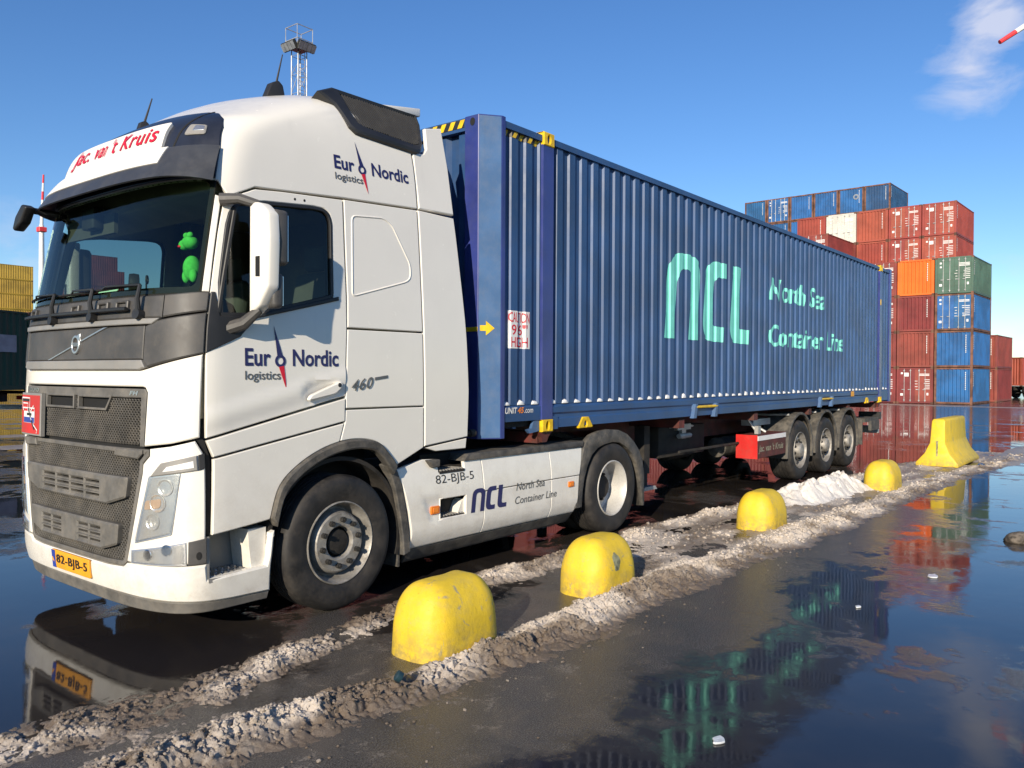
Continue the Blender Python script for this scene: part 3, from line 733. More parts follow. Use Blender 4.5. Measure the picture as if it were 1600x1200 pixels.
# roof, pillars
roof_low = [(1.27, 2.905), (1.35, 2.893), (1.45, 2.94), (1.559, 2.987), (1.8, 3.003), (2.394, 3.044), (3.262, 3.088)]
roofp = roof_low + [(AR, 3.3), (AR, 4.04)]
def inv(x, z):
    """(a, level) of the skin point with this x and height on the near side"""
    w = z
    for _ in range(12):
        lo, hi = 0.2, AR + .6
        for _k in range(40):
            m_ = (lo + hi) / 2
            if S(m_, w)[0] < x: lo = m_
            else: hi = m_
        w += (z - S(lo, w)[2]) * .9
    return (lo, w)
INL = [(3.335, 3.908), (4.160, 3.930), (4.150, 3.85), (4.050, 3.645), (3.99, 3.625), (3.454, 3.652), (3.390, 3.672)]
roofp = roof_low + [(AR, 3.3), (AR, inv(3.929, 3.565)[1])] + [inv(*p) for p in ((3.72, 3.62), (3.50, 3.66), (3.45, 3.74), (3.47, 3.815), (3.72, 3.845))] + [(AR, inv(3.929, 3.86)[1]), (AR, 4.04)]
o = obj('roof', sheet([(-1.27, 2.99), (1.27, 2.99)] + roofp[1:] + mir(roofp[1:]), CAB, 0, .03, .006, .055), WP, truck)
for s in (1, -1):
    fl = (lambda p: p) if s > 0 else mir
    obj('pillar', sheet(fl([(1.268, 2.255), (1.312, 2.255), (1.308, 2.5), (1.308, 2.83), (1.335, 2.875), (1.27, 2.89)]), CAB, .004, .03, .004, .05), WP, truck)
# dark headboard over the windscreen, sign and visor
half = [(0, 3.635), (.45, 3.632), (.8, 3.62), (.985, 3.60), (1.08, 3.56), (1.165, 3.475), (1.222, 3.37), (1.252, 3.2), (1.258, 3.0), (0, 3.0)]
hd = obj('headboard', sheet([(-p[0], p[1]) for p in half[1:-1]][::-1] + half[1:-1], CAB, .012, .02, .006, .055), 'navy_plastic', truck)
for s in (1, -1):
    fl = (lambda p: p) if s > 0 else mir
    obj('joint_line', sheet(fl([(.93, 3.22), (.945, 3.22), (1.035, 3.585), (1.02, 3.588)]), CAB, .0135, .004, 0, .03), 'matt_black', hd)
    ml = obj('marker_lamp', sheet(fl(rounded([(1.005, 3.30), (1.02, 3.392), (1.135, 3.375), (1.15, 3.30)], .02)), CAB, .022, .02, .006, .03), 'grey_trim', truck)
    obj('lamp_lens', sheet(fl(rounded([(1.06, 3.325), (1.065, 3.372), (1.125, 3.362), (1.135, 3.325)], .01)), CAB, .025, .004, .002, .03), 'silver', ml)
    obj('air_horn_port', sheet(fl(disc2((1.147, 3.125), .038, 18)), CAB, .016, .01, .004, .03), 'matt_black', hd)
sg = obj('name_sign', sheet(rounded([(-.80, 3.21), (.85, 3.21), (.865, 3.425), (-.80, 3.425)], .015), CAB, .034, .025, .004, .03), 'white_plain', truck)
letter('lettering', "Jac. van 't Kruis", (-.66, 3.236, .80, 3.392), CAB, 'print_red', sg, .041, shear=.20, bold=.016, space=1.12, cuts=np.arange(-.7, .8, .03))
def visor(a, t):
    """t 0..1 down the visor's outer skin"""
    k = 1 - min(1, max(0, (abs(a) - .95) / .32)) ** 2
    w = 3.215 - .255 * t; p = Vector(CAB(a, w, .03 + (.105 * t ** .85) * (.25 + .75 * k)))
    return p
def visor_skin(a0, a1, t0, t1, o, n=50, m_=10):
    V = []; T = .012
    for i in range(n + 1):
        a = a0 + (a1 - a0) * i / n
        for j in range(m_ + 1):
            t = t0 + (t1 - t0) * j / m_; V.append(visor(a, t))
    N_ = len(V)
    nor = []
    for i in range(n + 1):
        for j in range(m_ + 1):
            a = V[min(i + 1, n) * (m_ + 1) + j] - V[max(i - 1, 0) * (m_ + 1) + j]; b_ = V[i * (m_ + 1) + min(j + 1, m_)] - V[i * (m_ + 1) + max(j - 1, 0)]
            q = b_.cross(a); q.normalize(); q = q if q.x < 0 else -q; nor.append(q)
    top = [tuple(v + q * o) for v, q in zip(V, nor)]; bot = [tuple(v + q * (o - T)) for v, q in zip(V, nor)]
    F = []
    L = m_ + 1
    for i in range(n):
        for j in range(m_):
            F.append((i * L + j, i * L + j + 1, (i + 1) * L + j + 1, (i + 1) * L + j)); F.append(tuple(N_ + k for k in ((i + 1) * L + j, (i + 1) * L + j + 1, i * L + j + 1, i * L + j)))
    for i in range(n):
        for j in (0, m_): F.append((i * L + j, (i + 1) * L + j, N_ + (i + 1) * L + j, N_ + i * L + j))
    for j in range(m_):
        for i in (0, n): F.append((i * L + j, N_ + i * L + j, N_ + i * L + j + 1, i * L + j + 1))
    bm = bmesh.new(); vs = [bm.verts.new(v) for v in top + bot]
    for f in F: bm.faces.new([vs[i] for i in f])
    bmesh.ops.recalc_face_normals(bm, faces=bm.faces[:]); return out(bm)
vz = obj('sun_visor', visor_skin(-1.27, 1.25, 0, 1, 0), 'visor_plastic', truck, sharp=50)
obj('visor_cover', visor_skin(-1.14, .92, .0, .56, .006), 'white_plain', vz, sharp=50)
# windscreen
obj('windscreen', sheet(rounded([(-1.252, 2.245), (1.252, 2.245), (1.255, 3.03), (-1.255, 3.03)], .04), CAB, -.004, .006, 0, .06), 'windscreen_glass', truck)
rim_o = rounded([(-1.262, 2.235), (1.262, 2.235), (1.264, 3.04), (-1.264, 3.04)], .04); rim_i = rounded([(-1.228, 2.285), (1.228, 2.285), (1.232, 2.99), (-1.232, 2.99)], .06)
obj('windscreen_seal', sheet(rim_o, CAB, -.012, .012, 0, .06, [rim_i]), 'matt_black', truck)
# cowl, badge band
obj('wiper_cowl', sheet([(-1.03, 2.086), (1.03, 2.086), (1.03, 2.232), (-1.03, 2.232)], CAB, .008, .05, .008, .06, gap=.002), 'dark_grey_panel', truck)
for s in (1, -1):
    fl = (lambda p: p) if s > 0 else mir
    obj('corner_cowl', sheet(fl([(1.034, 2.086), (1.316, 2.13), (1.316, 2.252), (1.25, 2.252), (1.034, 2.232)]), CAB, .010, .05, .008, .05, gap=.002), 'dark_grey_panel', truck)
    obj('corner_band', sheet(fl([(.90, 2.035), (1.0, 2.072), (1.316, 2.122), (1.316, 1.862), (.925, 1.772), (.888, 1.82)]), CAB, .010, .05, .008, .05, gap=.002), 'dark_grey_panel', truck)
band = obj('badge_band', sheet([(-.884, 1.822), (.884, 1.822), (.894, 2.04), (-.894, 2.04)], CAB, .006, .05, .006, .06, gap=.002), 'dark_grey_panel', truck)
obj('trim_strip', sheet([(-.965, 2.046), (.965, 2.046), (1.03, 2.082), (-1.03, 2.082)], CAB, .020, .04, .005, .06), 'grey_trim', truck)
obj('trim_ledge', sheet([(-.86, 1.757), (.86, 1.757), (.915, 1.772), (.884, 1.819), (-.884, 1.819), (-.915, 1.772)], CAB, .020, .04, .006, .06), 'grey_trim', truck)
obj('badge_bar', sheet([(-.43, 1.826), (-.38, 1.826), (.495, 2.038), (.435, 2.038)], CAB, .014, .012, .003, .05), 'silver', band)
bd = obj('badge', sheet(disc2((.04, 1.93), .066, 28), CAB, .022, .02, .004, .03, [disc2((.04, 1.93), .046, 24)]), 'silver', band)
obj('badge_arrow', sheet([(.082, 1.972), (.066, 1.988), (.088, 2.002), (.118, 2.004), (.118, 1.972), (.104, 1.95)], CAB, .022, .02, .003, .03), 'silver', band)
obj('badge_bar', sheet([(-.024, 1.914), (.104, 1.914), (.104, 1.946), (-.024, 1.946)], CAB, .020, .016, .003, .03), 'print_grey', band)
letter('lettering', 'VOLVO', (-.016, 1.920, .096, 1.940), CAB, 'silver', band, .0215, bold=.02)
# wiper arms, washer mounts
def warm(a0, a1, a2, w2):
    p = [CAB(a0, 2.115, .035), CAB(a0 + .01, 2.20, .06), CAB(a0 + .015, 2.29, .055)]
    bl = [CAB(a1 + (a2 - a1) * t, 2.285 + (w2 - 2.285) * t, .022) for t in np.linspace(0, 1, 9)]
    w_ = obj('wiper', merge(tube(p, [.020, .016, .012], 8), tube([p[-1], CAB((a0 + a1) / 2, 2.30, .05), bl[3]], [.009, .007, .005], 6)), 'black_plastic', truck)
    obj('wiper_blade', merge(tube(bl, .008, 6), tube([CAB(a1 + (a2 - a1) * t, 2.285 + (w2 - 2.285) * t, .008) for t in np.linspace(0, 1, 9)], .005, 4)), 'matt_black', w_)
    obj('pivot_cap', tube([CAB(a0, 2.105, .0), CAB(a0, 2.105, .055)], .034, 12), 'black_plastic', w_)
warm(.86, .12, .78, 2.30); warm(-.36, -1.10, -.42, 2.30); warm(.30, -.36, .24, 2.285)
for a in (-.82, -.02, .42, .66):
    obj('grab_step', sheet(rounded([(a - .075, 2.135), (a + .075, 2.135), (a + .075, 2.205), (a - .075, 2.205)], .01), CAB, .030, .03, .006, .04, [rounded([(a - .05, 2.155), (a + .05, 2.155), (a + .05, 2.19), (a - .05, 2.19)], .006)]), 'dark_grey_panel', truck)
obj('grab_rail', tube([CAB(a, 2.142, .045) for a in np.linspace(-.95, .75, 24)], .014, 6), 'black_plastic', truck)
# upper front panel with the first grille
fp = [(0, 1.753), (.86, 1.753), (.925, 1.766), (1.31, 1.858), (1.302, 1.332), (1.113, 1.293), (.905, 1.270), (.925, 1.612), (.905, 1.642), (.88, 1.648), (0, 1.648)]
fpp = fp[1:-1]; poly = fpp + mir(fpp)
obj('front_panel', sheet(poly, CAB, 0, .05, .008, .05, gap=.002), WP, truck)
gr = obj('grille_frame', sheet([(-.918, 1.268), (-.862, 1.268), (-.864, 1.578), (.864, 1.578), (.862, 1.268), (.898, 1.268), (.918, 1.612), (.90, 1.636), (-.90, 1.636), (-.918, 1.612)], CAB, -.002, .05, .006, .05), 'grey_grille', truck)
letter('lettering', 'VOLVO', (-.865, 1.594, -.60, 1.622), CAB, 'silver', gr, .001, bold=.03, space=1.1)
letter('lettering', 'FH', (.752, 1.594, .842, 1.622), CAB, 'silver', gr, .001, shear=.2, bold=.04, space=1.1)
def hexmesh(region, holes, off, c=.021, open_=None):
    """punched plastic grille: rows of hexagonal cells, raised webs round a recessed floor"""
    us = [p[0] for p in region]; vs = [p[1] for p in region]; V, F = [], []
    dv = c * .72; rows = int((max(vs) - min(vs)) / dv) + 1; cols = int((max(us) - min(us)) / (c * 1.5)) + 2
    C_ = []
    for r in range(rows):
        for k in range(cols):
            C_.append((min(us) + (k + (.5 if r % 2 else 0)) * c * 1.5, min(vs) + r * dv))
    P = np.array(C_); ok = inside(P, inset(region, .006))
    for h in holes: ok &= ~inside(P, h)
    for (u, v) in P[ok]:
        k0 = len(V); ou = [(u + c * .80 * math.cos(q), v + c * .62 * math.sin(q)) for q in np.arange(6) * math.pi / 3]; iu = [(u + c * .62 * math.cos(q), v + c * .42 * math.sin(q)) for q in np.arange(6) * math.pi / 3]
        V += [CAB(a, b_, off - .004) for a, b_ in ou] + [CAB(a, b_, off + .002) for a, b_ in iu] + [CAB(a, b_, off - .02) for a, b_ in iu]
        for i in range(6):
            j = (i + 1) % 6; F.append((k0 + i, k0 + j, k0 + 6 + j, k0 + 6 + i)); F.append((k0 + 6 + i, k0 + 6 + j, k0 + 12 + j, k0 + 12 + i))
    return V, F
slots = [[(-.44, 1.503), (-.01, 1.503), (-.01, 1.572), (-.44, 1.572)], [(.08, 1.503), (.462, 1.503), (.515, 1.572), (.08, 1.572)]]
reg = [(-.862, 1.272), (.858, 1.272), (.862, 1.576), (-.862, 1.576)]
gm = obj('grille_mesh', hexmesh(reg, [inset(q, -.02) for q in slots], -.012), 'grey_grille', truck, smooth=False); gm['kind'] = 'stuff'
obj('grille_backing', sheet(inset(reg, -.02), CAB, -.034, .01, 0, .1), 'matt_black', truck)
for q in slots: obj('slot_frame', sheet(inset(q, -.016), CAB, .002, .03, .004, .05, [q]), 'grey_grille', truck)
rp = obj('emblem_plate', sheet([(-.885, 1.268), (-.455, 1.268), (-.455, 1.582), (-.885, 1.582)], CAB, .035, .03, .004, .06), 'grey_trim', truck)
obj('emblem_face', sheet([(-.872, 1.282), (-.475, 1.282), (-.475, 1.566), (-.872, 1.566)], CAB, .038, .003, .001, .06), 'red_paint', rp)
E1 = .0400
mark('emblem_flag', [(-.80, 1.36), (-.56, 1.36), (-.56, 1.446), (-.80, 1.446)], CAB, 'print_white', rp, E1, [-.7, -.6])
mark('emblem_flag', [(-.795, 1.362), (-.565, 1.362), (-.565, 1.402), (-.795, 1.402)], CAB, 'plate_blue', rp, E1 + .0008, [-.7, -.6])
for pts in ([(-.85, 1.545), (-.66, 1.545), (-.66, 1.42), (-.58, 1.34), (-.55, 1.34)], [(-.85, 1.545), (-.83, 1.47), (-.80, 1.45)], [(-.82, 1.505), (-.70, 1.505), (-.70, 1.42)], [(-.82, 1.47), (-.56, 1.47), (-.56, 1.42)], [(-.66, 1.43), (-.58, 1.49)], [(-.60, 1.36), (-.50, 1.31), (-.515, 1.29)]):
    mark('emblem_line', stroke(pts, .010), CAB, 'print_white', rp, E1 + .0014)
for pts in ([(-.84, 1.528), (-.675, 1.528)], [(-.72, 1.424), (-.62, 1.424)], [(-.69, 1.47), (-.64, 1.40)], [(-.62, 1.38), (-.56, 1.315)]):
    mark('emblem_line', stroke(pts, .018), CAB, 'print_black', rp, E1 + .002)
# lower grille
lg = [(.945, 1.252), (.945, 1.213), (.892, 1.165), (.886, 1.10), (.735, .517), (.70, .49), (.52, .482)]
lgp = lg + mir(lg); lgp_in = inset(lgp, .03)
louA = rounded([(-.775, 1.068), (.775, 1.068), (.748, .935), (.53, .877), (-.53, .877), (-.748, .935)], .015)
louB = rounded([(-.672, .757), (.672, .757), (.655, .622), (.47, .572), (-.47, .572), (-.655, .622)], .015)
gm = obj('grille_mesh', hexmesh(lgp_in, [louA, louB], -.016), 'grey_grille', truck, smooth=False); gm['kind'] = 'stuff'
obj('grille_frame', sheet(lgp, CAB, -.004, .04, .006, .06, [lgp_in]), 'grey_grille', truck)
obj('grille_backing', sheet(lgp, CAB, -.045, .01, 0, .1), 'matt_black', truck)
for s in (1, -1):
    fl = (lambda p: p) if s > 0 else mir
    obj('hinge_block', sheet(fl([(.60, 1.20), (.86, 1.19), (.90, 1.225), (.90, 1.248), (.62, 1.248)]), CAB, .012, .04, .008, .05), 'grey_grille', truck)
def louvre(outline, cells):
    hs = [[(a0, b0), (a1, b0), (a1, b1), (a0, b1)] for a0, a1, b0, b1 in cells]
    f_ = obj('louvre', sheet(outline, CAB, .022, .05, .012, .05, hs), 'grey_grille', truck)
    for a0, a1, b0, b1 in cells:
        obj('slat', sheet([(a0 - .004, b0 - .002), (a1 + .004, b0 - .002), (a1 + .004, b0 + .012), (a0 - .004, b0 + .012)], CAB, .012, .03, .002, .05), 'grey_grille', f_)
ca = [(-.43 + .222 * i, -.43 + .222 * i + .20, .905 + .043 * j, .905 + .043 * j + .027) for i in range(4) for j in range(3)]
louvre(louA, ca)
cb = [(s * .13 + (0 if s > 0 else -.15) + k * s * .172, s * .13 + (.15 if s > 0 else 0) + k * s * .172, .600 + .043 * j, .600 + .043 * j + .027) for s in (1, -1) for k in range(2) for j in range(3)]
louvre(louB, cb)
# lamps and bumper
for s in (1, -1):
    fl = (lambda p: p) if s > 0 else mir
    obj('lamp_surround', sheet(fl([(.955, 1.258), (1.113, 1.278), (1.274, 1.312), (1.318, 1.239), (1.334, 1.129), (1.338, .70), (1.342, .538), (.80, .52), (.742, .522), (.892, 1.10), (.898, 1.16), (.955, 1.213)]), CAB, 0, .05, .008, .05, gap=.002), WP, truck)
    hl = obj('headlight', sheet(fl(rounded([(.952, 1.085), (1.188, 1.115), (1.132, .722), (.828, .648)], .012)), CAB, .004, .02, .004, .05), 'lamp_bowl', truck)
    obj('lamp_lens', sheet(fl(rounded([(.968, 1.072), (1.176, 1.10), (1.122, .736), (.848, .666)], .012)), CAB, .020, .006, .004, .04), 'lamp_glass', hl)
    for (cu, cv, r) in ((1.085, 1.02, .055), (1.03, .92, .060), (.99, .80, .055)):
        obj('reflector', sheet(fl(disc2((cu, cv), r, 22)), CAB, .012, .006, .004, .02, relief=lambda u, v, cu=cu, cv=cv, r=r, s=s: -.02 * max(0, 1 - ((u - s * cu) ** 2 + (v - cv) ** 2) / r ** 2)), 'lamp_bowl', hl)
    obj('indicator', sheet(fl(rounded([(.93, .93), (1.06, .95), (1.05, .89), (.92, .87)], .02)), CAB, .008, .004, .002, .03), 'amber_pale', hl)
    dl = obj('daytime_lamp', sheet(fl([(1.055, 1.172), (1.282, 1.222), (1.288, 1.128), (.972, 1.083)]), CAB, .012, .03, .006, .04), 'grey_trim', truck)
    obj('lamp_lens', sheet(fl([(1.10, 1.15), (1.262, 1.188), (1.266, 1.145), (1.07, 1.118)]), CAB, .0145, .004, .002, .03), 'print_white', dl)
    obj('lamp_end_cap', sheet(fl([(1.29, 1.224), (1.327, 1.232), (1.330, 1.138), (1.292, 1.128)]), CAB, .010, .02, .004, .03), 'black_plastic', dl)
    fg = obj('fog_lamp', sheet(fl([(.796, .602), (1.222, .676), (1.228, .53), (.798, .516)]), CAB, .006, .02, .005, .05), 'lamp_bowl', truck)
    obj('lamp_lens', sheet(fl([(.815, .592), (1.20, .66), (1.205, .545), (.815, .530)]), CAB, .018, .004, .003, .05), 'lamp_glass', fg)
    for cu in (.955, 1.10):
        obj('reflector', sheet(fl(disc2((cu, .587 + .04 * (cu > 1)), .036, 18)), CAB, .012, .004, .003, .02), 'chrome', fg)
    bp = obj('bumper_corner', sheet(fl([(1.234, .678), (1.342, .697), (1.346, .534), (1.234, .53)]), CAB, .004, .02, .005, .04), 'dark_grey_panel', truck)
    obj('tow_eye_cover', sheet(fl(disc2((1.298, .588), .017, 14, .026)), CAB, .006, .004, .001, .02), 'matt_black', bp)
    obj('corner_gap', sheet(fl([(1.338, .66), (1.372, .66), (1.372, 1.20), (1.335, 1.31), (1.30, 1.335), (1.285, 1.315), (1.322, 1.24), (1.34, 1.12)]), CAB, -.03, .02, 0, .05), 'matt_black', truck)
bt = [(.52, .474), (.70, .482), (.742, .512), (1.346, .526), (1.356, .43), (1.78, .446), (1.795, .50), (1.81, .66), (1.842, .672), (1.832, .54), (1.802, .262), (1.50, .268), (1.21, .286), (.70, .298)]
obj('bumper', sheet(bt[::-1] + [(-a, w) for a, w in bt], CAB, .004, .05, .014, .05), WP, truck)
obj('bumper_lip', sheet([(-1.78, .205), (1.78, .205), (1.80, .255), (1.21, .280), (.70, .292), (-.70, .292), (-1.21, .280), (-1.80, .255)], CAB, -.010, .05, .006, .06), 'grey_grille', truck)
pl = obj('number_plate', sheet(rounded([(-.285, .348), (.300, .348), (.300, .474), (-.285, .474)], .008), CAB, .022, .014, .003, .08), 'plate_orange', truck)
mark('plate_band', [(-.283, .350), (-.225, .350), (-.225, .472), (-.283, .472)], CAB, 'plate_blue', pl, .0252)
letter('lettering', '82-BJB-5', (-.20, .374, .278, .450), CAB, 'print_black', pl, .0262, bold=.012, space=1.08, cuts=np.arange(-.2, .28, .05))
# entry steps in the bumper's flank
for s in (1, -1):
    y0, d = (0, 1) if s > 0 else (2.5, -1)
    st = obj('entry_step', merge(box(2.03, 2.44, *sorted((y0 + d * .02, y0 + d * .30)), .405, .43), box(2.03, 2.42, *sorted((y0 + d * .28, y0 + d * .30)), .43, .70), box(2.02, 2.04, *sorted((y0 + d * .03, y0 + d * .30)), .43, .70)), 'grey_trim', truck, smooth=False)
    obj('inner_flank', prism([(2.33, .70), (2.47, .70), (2.47, .43), (2.36, .43), (2.345, .55)], 'y', *sorted((y0 + d * .05, y0 + d * .27))), WP, st, smooth=False)
    for i in range(7):
        for j in range(3):
            x = 2.09 + i * .047; y = y0 + d * (.05 + j * .07); obj('tread_tooth', prism([(x - .014, .43), (x + .014, .43), (x, .445)], 'y', y, y + .04), 'silver', st, smooth=False)
# sides: door, sill, wheel house, sleeper
DOOR = [(1.325, 1.864), (1.337, 1.325), (2.450, 1.573), (2.464, 2.068), (2.453, 2.305), (2.390, 3.028), (1.8, 2.993), (1.565, 2.972), (1.46, 2.93), (1.355, 2.878), (1.325, 2.825), (1.317, 2.65), (1.318, 2.257)]
WIN = [(1.362, 2.70), (1.372, 2.78), (1.392, 2.830), (1.43, 2.866), (1.664, 2.903), (2.10, 2.937), (2.20, 2.935), (2.262, 2.905), (2.293, 2.84), (2.332, 2.29), (1.655, 2.112), (1.40, 2.10), (1.365, 2.32)]
SAIL = [(1.322, 1.866), (1.45, 1.925), (1.567, 1.976), (1.612, 2.028), (1.66, 2.112), (1.40, 2.105), (1.35, 2.255), (1.322, 2.255)]
ARCH = [(1.807, .762), (1.83, .86), (1.876, .969), (1.945, 1.04), (2.035, 1.105), (2.15, 1.16), (2.265, 1.208), (2.40, 1.24), (2.513, 1.252), (2.64, 1.245), (2.746, 1.222), (2.82, 1.17), (2.883, 1.110), (2.958, 1.020)]
def smooth_line(p, k=4):
    o_ = []
    for i in range(len(p) - 1):
        p0, p1, p2, p3 = (Vector(p[max(0, min(len(p) - 1, i + j))]) for j in (-1, 0, 1, 2))
        for t in range(k):
            t /= k; q = .5 * (2 * p1 + (p2 - p0) * t + (2 * p0 - 5 * p1 + 4 * p2 - p3) * t * t + (3 * p1 - p0 - 3 * p2 + p3) * t ** 3); o_.append((q.x, q.y))
    return o_ + [tuple(p[-1])]
ARCH = smooth_line([ARCH[i] for i in (0, 2, 4, 6, 8, 10, 12, 13)], 6)
def handle_relief(u, v):                                # hollow behind the door handle and the long crease
    k = 0.0
    if 2.06 < abs(u) < 2.44 and 1.50 < v < 1.70:
        x = (abs(u) - 2.25) / .19; y = (v - 1.60) / .095; q = x * x + y * y
        if q < 1: k -= .030 * (1 - q) ** .7
    c = v - (1.36 + (abs(u) - 1.335) * .245)
    if 0 < c < .16: k += .010 * math.sin(c / .16 * math.pi)
    return k
for s in (1, -1):
    fl = (lambda p: p) if s > 0 else mir
    dr = obj('door', sheet(fl(DOOR), CAB, 0, .035, .006, .032, [fl(WIN)], gap=.0016, relief=handle_relief), WP, truck)
    obj('door_window', sheet(fl(inset(WIN, -.004)), CAB, -.016, .004, 0, .08), 'side_glass', dr)
    wi = inset(rounded(WIN, .03), .026)
    obj('window_seal', sheet(fl(rounded(WIN, .03)), CAB, .003, .02, .004, .05, [fl(wi)]), 'black_plastic', dr)
    obj('mirror_foot_panel', sheet(fl(SAIL), CAB, .010, .02, .006, .04), 'black_plastic', dr)
    obj('window_divider', sheet(fl([(1.372, 2.12), (1.40, 2.12), (1.425, 2.82), (1.398, 2.83)]), CAB, .010, .03, .006, .05), 'black_plastic', dr)
    obj('window_ledge', sheet(fl([(1.64, 2.092), (2.375, 2.272), (2.372, 2.300), (1.64, 2.122)]), CAB, .014, .02, .006, .05), 'black_plastic', dr)
    hd_ = obj('door_handle', sheet(fl(rounded([(2.10, 1.545), (2.34, 1.59), (2.41, 1.645), (2.40, 1.685), (2.31, 1.655), (2.12, 1.585)], .03)), CAB, .020, .018, .008, .03, relief=lambda u, v: .010), WP, dr)
    obj('lock_cylinder', sheet(fl(disc2((2.375, 1.655), .016, 14)), CAB, .033, .006, .002, .02), 'black_plastic', hd_)
    for q in ((1.92, 2.958), (2.01, 2.962)): obj('bolt_hole', sheet(fl(disc2(q, .010, 12)), CAB, .001, .002, 0, .02), 'matt_black', dr)
    obj('sill_panel', sheet(fl([(1.337, 1.312), (2.450, 1.558), (2.448, 1.388), (1.384, 1.203)]), CAB, .004, .03, .006, .05, gap=.0016), WP, truck)
    obj('wheel_panel', sheet(fl([(1.384, 1.192), (2.444, 1.376), (2.399, 1.242)] + [p for p in ARCH[::-1] if p[0] < 2.39] + [(1.80, .752), (1.377, .708)]), CAB, 0, .03, .006, .045, gap=.0016), WP, truck)
    lip = ARCH; inn = [(a + (2.40 - a) * .075, w - .055 - .02 * max(0, 1 - abs(a - 2.45))) for a, w in lip]
    obj('arch_lip', sheet(fl(lip + inn[::-1]), CAB, .030, .07, .012, .05), 'muddy_plastic', truck)
    obj('sleeper_panel', sheet(fl([(2.470, 2.078), (3.262, 2.080), (3.258, 3.074), (2.402, 3.032), (2.464, 2.306)]), CAB, 0, .03, .006, .035, gap=.0016, relief=None), WP, truck)
    obj('locker_panel', sheet(fl([(2.456, 1.565), (2.458, 1.482), (3.262, 1.480), (3.262, 2.070), (2.470, 2.066)]), CAB, 0, .03, .006, .06, gap=.0016), WP, truck)
    obj('rear_wheel_panel', sheet(fl([(2.456, 1.472), (2.452, 1.388), (2.405, 1.245)] + [p for p in ARCH if p[0] > 2.42] + [(3.262, 1.140), (3.262, 1.472)]), CAB, 0, .03, .006, .05, gap=.0016), WP, truck)
    blank = rounded([(2.478, 2.93), (2.845, 2.962), (2.945, 2.915), (3.150, 2.62), (3.150, 2.505), (3.095, 2.462), (2.500, 2.30)], .05)
    obj('window_blank', sheet(fl(blank), CAB, .006, .008, .010, .05, [fl(inset(blank, .022))]), WP, truck)
    # air deflectors behind the cab
    obj('side_deflector', sheet(fl([(3.272, 1.148), (3.80, 1.198), (3.815, 1.6), (3.80, 2.2), (3.755, 3.074), (3.272, 3.078)]), CAB, .002, .03, .008, .07, gap=.0016), WP, truck)
    obj('deflector_foot', sheet(fl([(3.29, 1.135), (3.80, 1.185), (3.79, 1.10), (3.42, 1.10)]), CAB, -.012, .02, .005, .06), WP, truck)
    yk = (lambda v: v) if s > 0 else (lambda v: 2.5 - v)
    dm = lambda u, v, o_: (u, yk(.076 + .165 * (v - 3.06) - o_ * .977), v + o_ * .215)
    obj('upper_deflector', sheet([(3.945, 3.088), (4.366, 3.10), (4.362, 3.5), (4.335, 3.86), (4.128, 3.81), (4.118, 3.63), (4.075, 3.578), (3.948, 3.560)], dm, .002, .03, .008, .08, gap=.002), WP, truck)
    # louvred air intake on the roof's shoulder
    ka = 1 / math.hypot(1, .6)
    am = lambda u, v, o_: (u, yk(.150 + .6 * (v - 3.55) - o_ * ka), v + o_ * .6 * ka)
    outl = [(3.10, 3.86), (3.28, 3.945), (4.185, 3.955), (4.172, 3.85), (4.095, 3.66), (4.03, 3.577), (3.98, 3.552), (3.345, 3.570), (3.288, 3.606), (3.226, 3.78)]
    inl = [(3.335, 3.908), (4.160, 3.930), (4.150, 3.85), (4.050, 3.645), (3.99, 3.625), (3.454, 3.652), (3.390, 3.672)]
    ai = obj('air_intake', sheet(outl, am, .034, .10, .016, .06, [inl]), 'black_plastic', truck)
    obj('intake_floor', sheet(inset(inl, -.01), am, .004, .01, 0, .15), 'matt_black', ai)
    L_ = inset(inl, -.002)
    for k in range(34):
        u0 = 3.30 + k * .0262
        P = []
        for t in np.linspace(0, 1, 40):
            u = u0 + .115 * t - .03; v = 3.93 - .30 * t
            if inside(np.array([[u, v]]), L_)[0]: P.append((u, v))
        if len(P) > 3:
            a_, b_ = P[0], P[-1]
            obj('slat', sheet([(a_[0], a_[1]), (a_[0] + .011, a_[1]), (b_[0] + .011, b_[1]), (b_[0], b_[1])], am, .024, .018, 0, .2), 'slat_grey', ai, smooth=False)
for s_ in (1, -1):
    fl = (lambda p: p) if s_ > 0 else mir
    obj('side_lining', sheet(fl([(1.31, 1.45), (3.24, 1.45), (3.24, 3.12), (2.4, 3.10), (1.56, 3.04), (1.37, 2.97), (1.30, 2.88), (1.30, 2.26)]), CAB, -.05, .012, 0, .12, [fl(inset(WIN, .012))]), 'interior_beige', truck)
obj('cab_rear_wall', prism([(.06, 1.12), (2.44, 1.12), (2.40, 3.0), (2.33, 3.5), (2.18, 3.75), (1.9, 3.88), (.6, 3.88), (.32, 3.75), (.17, 3.5), (.10, 3.0)], 'x', 3.885, 3.905), 'grey_steel', truck, smooth=False)
obj('roof_spoiler', prism([(3.60, 3.93), (4.30, 3.99), (4.30, 4.065), (3.78, 3.975)], 'y', .42, 2.08, .012, 2), WP, truck)
